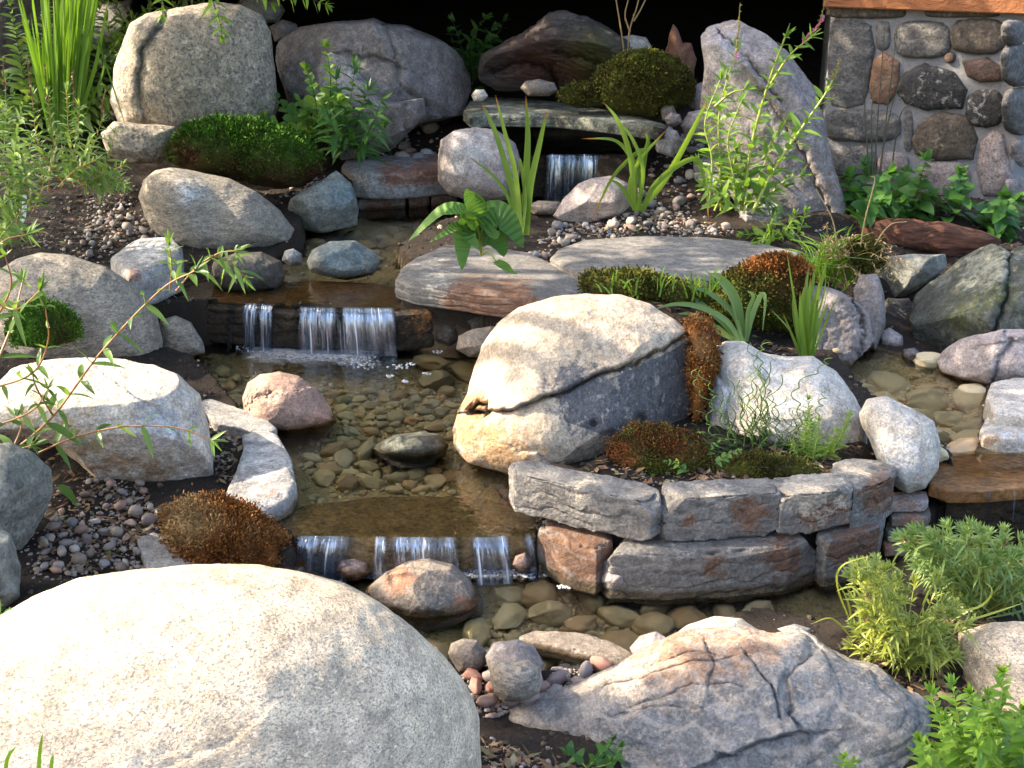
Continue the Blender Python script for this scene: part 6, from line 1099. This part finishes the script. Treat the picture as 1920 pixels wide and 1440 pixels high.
# grass blades at the very front
r = plant("grass_tuft", 70, 1440, 1.33, "few green grass blades sticking up in front of the huge boulder"); gm = MB()
for pts in ([(72, 1450), (75, 1410), (80, 1375)], [(10, 1450), (15, 1420), (30, 1400)], [(95, 1450), (97, 1430), (100, 1415)]): ribbon(gm, pxc(pts, 1.33, 8), 8 * mpp(1.33), 'needle', (0, -1, .3), .6, .2)
gm.build("foliage", 'bright_leaf', r)
stem_plant("small_weed", (5, 1180), 1.95, [[(-20, 1190), (0, 1175), (25, 1180)], [(-20, 1170), (-5, 1155), (20, 1150)]], "small weed leaves at the left edge beside the huge boulder", 'shade_leaf', 'stem_green', 40, 18, 22, shape='ovate')
r = plant("weed_leaf", 125, 940, 2.95, "single lance-shaped green leaf hanging over the dark bank"); lm = MB(); ribbon(lm, pxc([(110, 910), (130, 925), (146, 953)], 2.95, 9), 18 * mpp(2.95), 'lance', (-.2, -1, .4), .4, .2); lm.build("leaf", 'willow', r)

# ------------------------------------------------------------------ moss cushions
def moss(outline, Y, depth, mat, label, n=7000, hl=8, patch=(), base=None, Lr=(.5, 1.3), p=2.2, ww_=1.6):
    o = rock("moss", outline, Y, depth, mat, label, "moss", res=6, rough=3.2, p=p)
    me = o.data; nv = len(me.vertices); co = np.empty(nv * 3, np.float32); me.vertices.foreach_get("co", co); co = co.reshape(-1, 3); nr = np.empty(nv * 3, np.float32); me.vertices.foreach_get("normal", nr); nr = nr.reshape(-1, 3)
    ok = np.where((nr[:, 2] > -.35))[0]; ok = ok[(nr[ok, 1] < .75)]; rs = np.random.RandomState(nv + n); m = mpp(Y); L0 = np.array(o.location); V_, F_, T_, A_ = [], [], [], []; c = 0
    n = int(n * 1.9); i = ok[rs.randint(len(ok), size=n)]; P = co[i] + rs.normal(size=(n, 3)) * .01; N = nr[i] + rs.normal(size=(n, 3)) * .45 + np.array((0, 0, .35)); N /= np.linalg.norm(N, axis=1)[:, None]
    L = hl * .48 * m * rs.uniform(Lr[0], Lr[1], n); S_ = np.cross(N, rs.normal(size=(n, 3))); S_ /= np.linalg.norm(S_, axis=1)[:, None]; w_ = ww_ * m * rs.uniform(.7, 1.3, n)
    big = fbm(P * 14 + 3, 3); px, py = project(P + L0); a = np.zeros(n)
    for (x, y, rr, am) in patch: a += am * np.exp(-((px - x) ** 2 + (py - y) ** 2) / rr ** 2)
    a = np.clip(a + .7 * big, 0, 1); tn = np.clip(.5 + .9 * big + rs.normal(size=n) * .25, 0, 1)
    bend = np.cross(S_, N) * (L * rs.uniform(-.4, .6, n))[:, None]
    V_ = np.stack([P - S_ * w_[:, None], P + S_ * w_[:, None], P + N * (L * .6)[:, None] + S_ * (w_ * .9)[:, None], P + N * (L * .6)[:, None] - S_ * (w_ * .9)[:, None], P + N * L[:, None] + bend * .5], 1).reshape(-1, 3)
    b = np.arange(n)[:, None] * 5 + nv; f4 = (b + np.array([[0, 1, 2, 3]])); f3 = (b + np.array([[3, 2, 4]]))
    oldf = [tuple(q.vertices) for q in me.polygons]
    me2 = bpy.data.meshes.new("moss"); me2.from_pydata(np.vstack([co, V_]).tolist(), [], oldf + f4.tolist() + f3.tolist()); me2.materials.append(M[mat])
    pxb, pyb = project(co + L0); ab = np.zeros(nv)
    for (x, y, rr, am) in patch: ab += am * np.exp(-((pxb - x) ** 2 + (pyb - y) ** 2) / rr ** 2)
    me2.attributes.new("stA", 'FLOAT', 'POINT').data.foreach_set("value", np.concatenate([np.clip(ab, 0, 1), np.repeat(a, 5)]).astype(np.float32))
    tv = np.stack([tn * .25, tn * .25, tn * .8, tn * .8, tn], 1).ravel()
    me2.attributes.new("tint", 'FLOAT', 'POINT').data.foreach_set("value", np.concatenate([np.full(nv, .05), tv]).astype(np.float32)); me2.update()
    o.data = me2
    return o
moss([(308, 280), (320, 258), (360, 240), (420, 231), (480, 232), (530, 245), (570, 262), (600, 290), (604, 325), (570, 350), (500, 350), (420, 330), (350, 320), (315, 305)], 6.0, .2, 'moss_green', "mound of bright green moss with a red-brown lower edge at the tall boulder's foot", 9000, 12, [(345, 295, 40, .9), (420, 325, 55, .8), (520, 350, 60, .9), (595, 330, 35, .8)])
moss([(1115, 165), (1130, 130), (1170, 105), (1220, 95), (1260, 110), (1290, 140), (1296, 170), (1275, 200), (1230, 222), (1160, 212), (1125, 195)], 6.55, .2, 'moss_olive', "rounded olive moss mound at the right of the stump", 8000, 10, [(1200, 110, 50, .6), (1130, 190, 40, .5)])
moss([(1050, 185), (1060, 168), (1100, 160), (1130, 170), (1140, 195), (1100, 202), (1060, 198)], 6.55, .09, 'moss_olive', "low olive moss pad spilling onto the shelf stone", 3000, 8)
moss([(303, 960), (330, 942), (400, 935), (460, 960), (520, 1000), (556, 1040), (565, 1075), (520, 1090), (420, 1085), (360, 1060), (320, 1010)], 3.02, .15, 'moss_orange', "rust-brown moss cushion draped beside the front waterfall", 12000, 12, [(360, 970, 50, .8), (330, 990, 40, .6)], Lr=(.4, 1.5))
moss([(1092, 530), (1100, 512), (1180, 515), (1260, 530), (1320, 548), (1330, 575), (1290, 580), (1220, 565), (1140, 556), (1100, 552)], 4.3, .1, 'moss_olive', "strip of green and brown moss between the flagstones and the split boulder", 7000, 11, [(1180, 530, 60, .5), (1290, 550, 50, .4)])
moss([(1325, 560), (1345, 530), (1390, 505), (1440, 490), (1490, 495), (1515, 525), (1510, 570), (1480, 620), (1430, 625), (1370, 610), (1335, 600)], 4.45, .15, 'moss_red', "red-brown moss bank behind the arching iris", 9000, 10, [(1390, 590, 60, .9), (1350, 580, 50, .9), (1450, 600, 60, .8), (1370, 530, 30, .4)])
moss([(1385, 512), (1410, 495), (1450, 484), (1490, 490), (1520, 508), (1490, 524), (1430, 526)], 4.42, .06, 'moss_orange', "rust-orange moss tuft on top of the red-brown moss bank", 3000, 14)
moss([(1285, 610), (1300, 600), (1325, 605), (1338, 630), (1338, 680), (1325, 740), (1310, 790), (1300, 790), (1298, 720), (1300, 650)], 3.62, .09, 'moss_orange', "strip of rusty moss filling the gap right of the split boulder", 4500, 9, [(1315, 660, 30, .4)])
moss([(1140, 870), (1150, 830), (1190, 810), (1240, 808), (1290, 820), (1330, 850), (1330, 890), (1270, 905), (1200, 900), (1150, 890)], 3.30, .1, 'moss_red', "dark red moss in the planter at the split boulder's foot", 7000, 8, [(1230, 890, 40, .9), (1300, 880, 40, .6)])
moss([(20, 610), (35, 585), (80, 570), (120, 580), (145, 610), (140, 640), (80, 655), (30, 645)], 3.95, .1, 'moss_green', "small green moss pad in front of the tan boulder", 3500, 10, [(110, 620, 30, .6)])
moss([(1600, 500), (1580, 485), (1600, 455), (1640, 460), (1650, 490), (1630, 520)], 4.75, .08, 'moss_olive', "shaggy olive moss tuft topping the mauve rocks", 2500, 12)

# white plant tag
r = thing("plant_tag", tuple(onz(42, 408, .46)), "small white plastic plant tag stuck in the soil at the left", "plant tag")
bm = bmesh.new(); s_ = mpp(5.6); pts = [(-6, 0), (-7, 34), (-4, 42), (1, 44), (5, 41), (7, 34), (6, 0), (0, -14)]
a = [bm.verts.new((x * s_, 0, y * s_)) for x, y in pts]; b = [bm.verts.new((x * s_, .003, y * s_)) for x, y in pts]
bm.faces.new(a); bm.faces.new(b[::-1])
for i in range(8): bm.faces.new((a[i], b[i], b[(i + 1) % 8], a[(i + 1) % 8]))
bmesh.ops.recalc_face_normals(bm, faces=bm.faces); me = bpy.data.meshes.new("tag"); bm.to_mesh(me); bm.free()
t = NT('tag_plastic'); Pm, _r = t.coords(); me.materials.append(t.done(t.n("ShaderNodeBsdfPrincipled", {"Base Color": t.mix(t.ramp(t.noise(Pm, 120, 4, .7), [(.5, 0.), (.65, 1.)]), (.72, .72, .70), (.42, .42, .40)), "Roughness": .5}).outputs[0]))
o = link("tag", me, parent=r); o.rotation_euler = (rad(-12), rad(8), rad(10))
# a fallen stick by the moss
r = MB(); tube(r, bez([onz(318, 1003, .13), onz(340, 1015, .15), onz(358, 1030, .14)], 10), .006, .004, .6, 6); st = plant("stick", 330, 1010, 2.9, "short tan stick lying beside the rust-brown moss"); r.build("stick", 'stem_tan', st)
moss([(1330, 900), (1350, 870), (1420, 860), (1500, 870), (1540, 890), (1480, 905), (1400, 910)], 3.2, .07, 'moss_olive', "low dark green moss mat under the corkscrew rush", 5000, 10, ww_=1.3)
stem_plant("ground_cover", (1290, 880), 3.2, [[(1280, 890), (1300, 870), (1330, 860)], [(1290, 890), (1270, 870), (1250, 865)], [(1300, 895), (1330, 885), (1350, 875)], [(1320, 870), (1330, 845), (1345, 830)], [(1340, 870), (1370, 850), (1385, 845)], [(1260, 900), (1240, 890), (1225, 892)]], "small bluish-green trailing plant in the middle of the planter", 'columbine', 'stem_dark', 15, 9, 8, shape='ovate', dyr=.06, rpx=2)
stem_plant("willow_bush", (60, 230), 7.0, [[(60, 240), (40, 120), (20, 10)], [(70, 240), (80, 120), (90, 0)], [(90, 240), (130, 130), (160, 20)], [(50, 240), (0, 140), (-30, 60)], [(110, 240), (170, 150), (215, 90)], [(120, 240), (190, 180), (230, 150)], [(60, 240), (20, 180), (-10, 120)], [(100, 240), (150, 100), (200, -10)], [(80, 240), (60, 160), (50, 60)], [(130, 240), (170, 200), (215, 190)], [(60, 240), (100, 180), (120, 90)], [(40, 240), (10, 220), (-20, 180)], [(90, 240), (110, 150), (140, 70)]],
           "dense leafy bush in the shade behind the tall grass", 'grey_leaf', 'stem_dark', 44, 13, 8, droop=.4, dyr=.3, rpx=2.5)
stem_plant("tansy", (80, 380), 5.0, [[(60, 400), (50, 340), (40, 290)], [(90, 360), (95, 310), (110, 250)], [(110, 350), (140, 320), (180, 300)], [(60, 400), (80, 350), (75, 310)], [(30, 420), (40, 380), (20, 330)]], "feathery weed low in the dark soil right of the white tag", 'willow', 'stem_tan', 36, 8, 9, droop=.3, dyr=.15, rpx=2.5)
r = plant("grass_tuft", 1240, 560, 4.25, "short green grass tufts growing in the moss behind the split boulder"); gm = MB()
for k in range(110):
    x0, y0 = PR.choice([1150, 1190, 1235, 1260, 1300, 1320]) + PR.normal() * 14, 552 + PR.normal() * 8; a = PR.normal() * .5; L = PR.uniform(18, 48)
    ribbon(gm, pxc([(x0, y0), (x0 + math.sin(a) * L * .5, y0 - L * .6), (x0 + math.sin(a) * L, y0 - L * .9)], 4.25 + PR.normal() * .06, 7, PR.normal() * .05), 3.6 * mpp(4.25), 'needle', None, PR.uniform(), .15)
gm.build("foliage", 'bright_leaf', r)
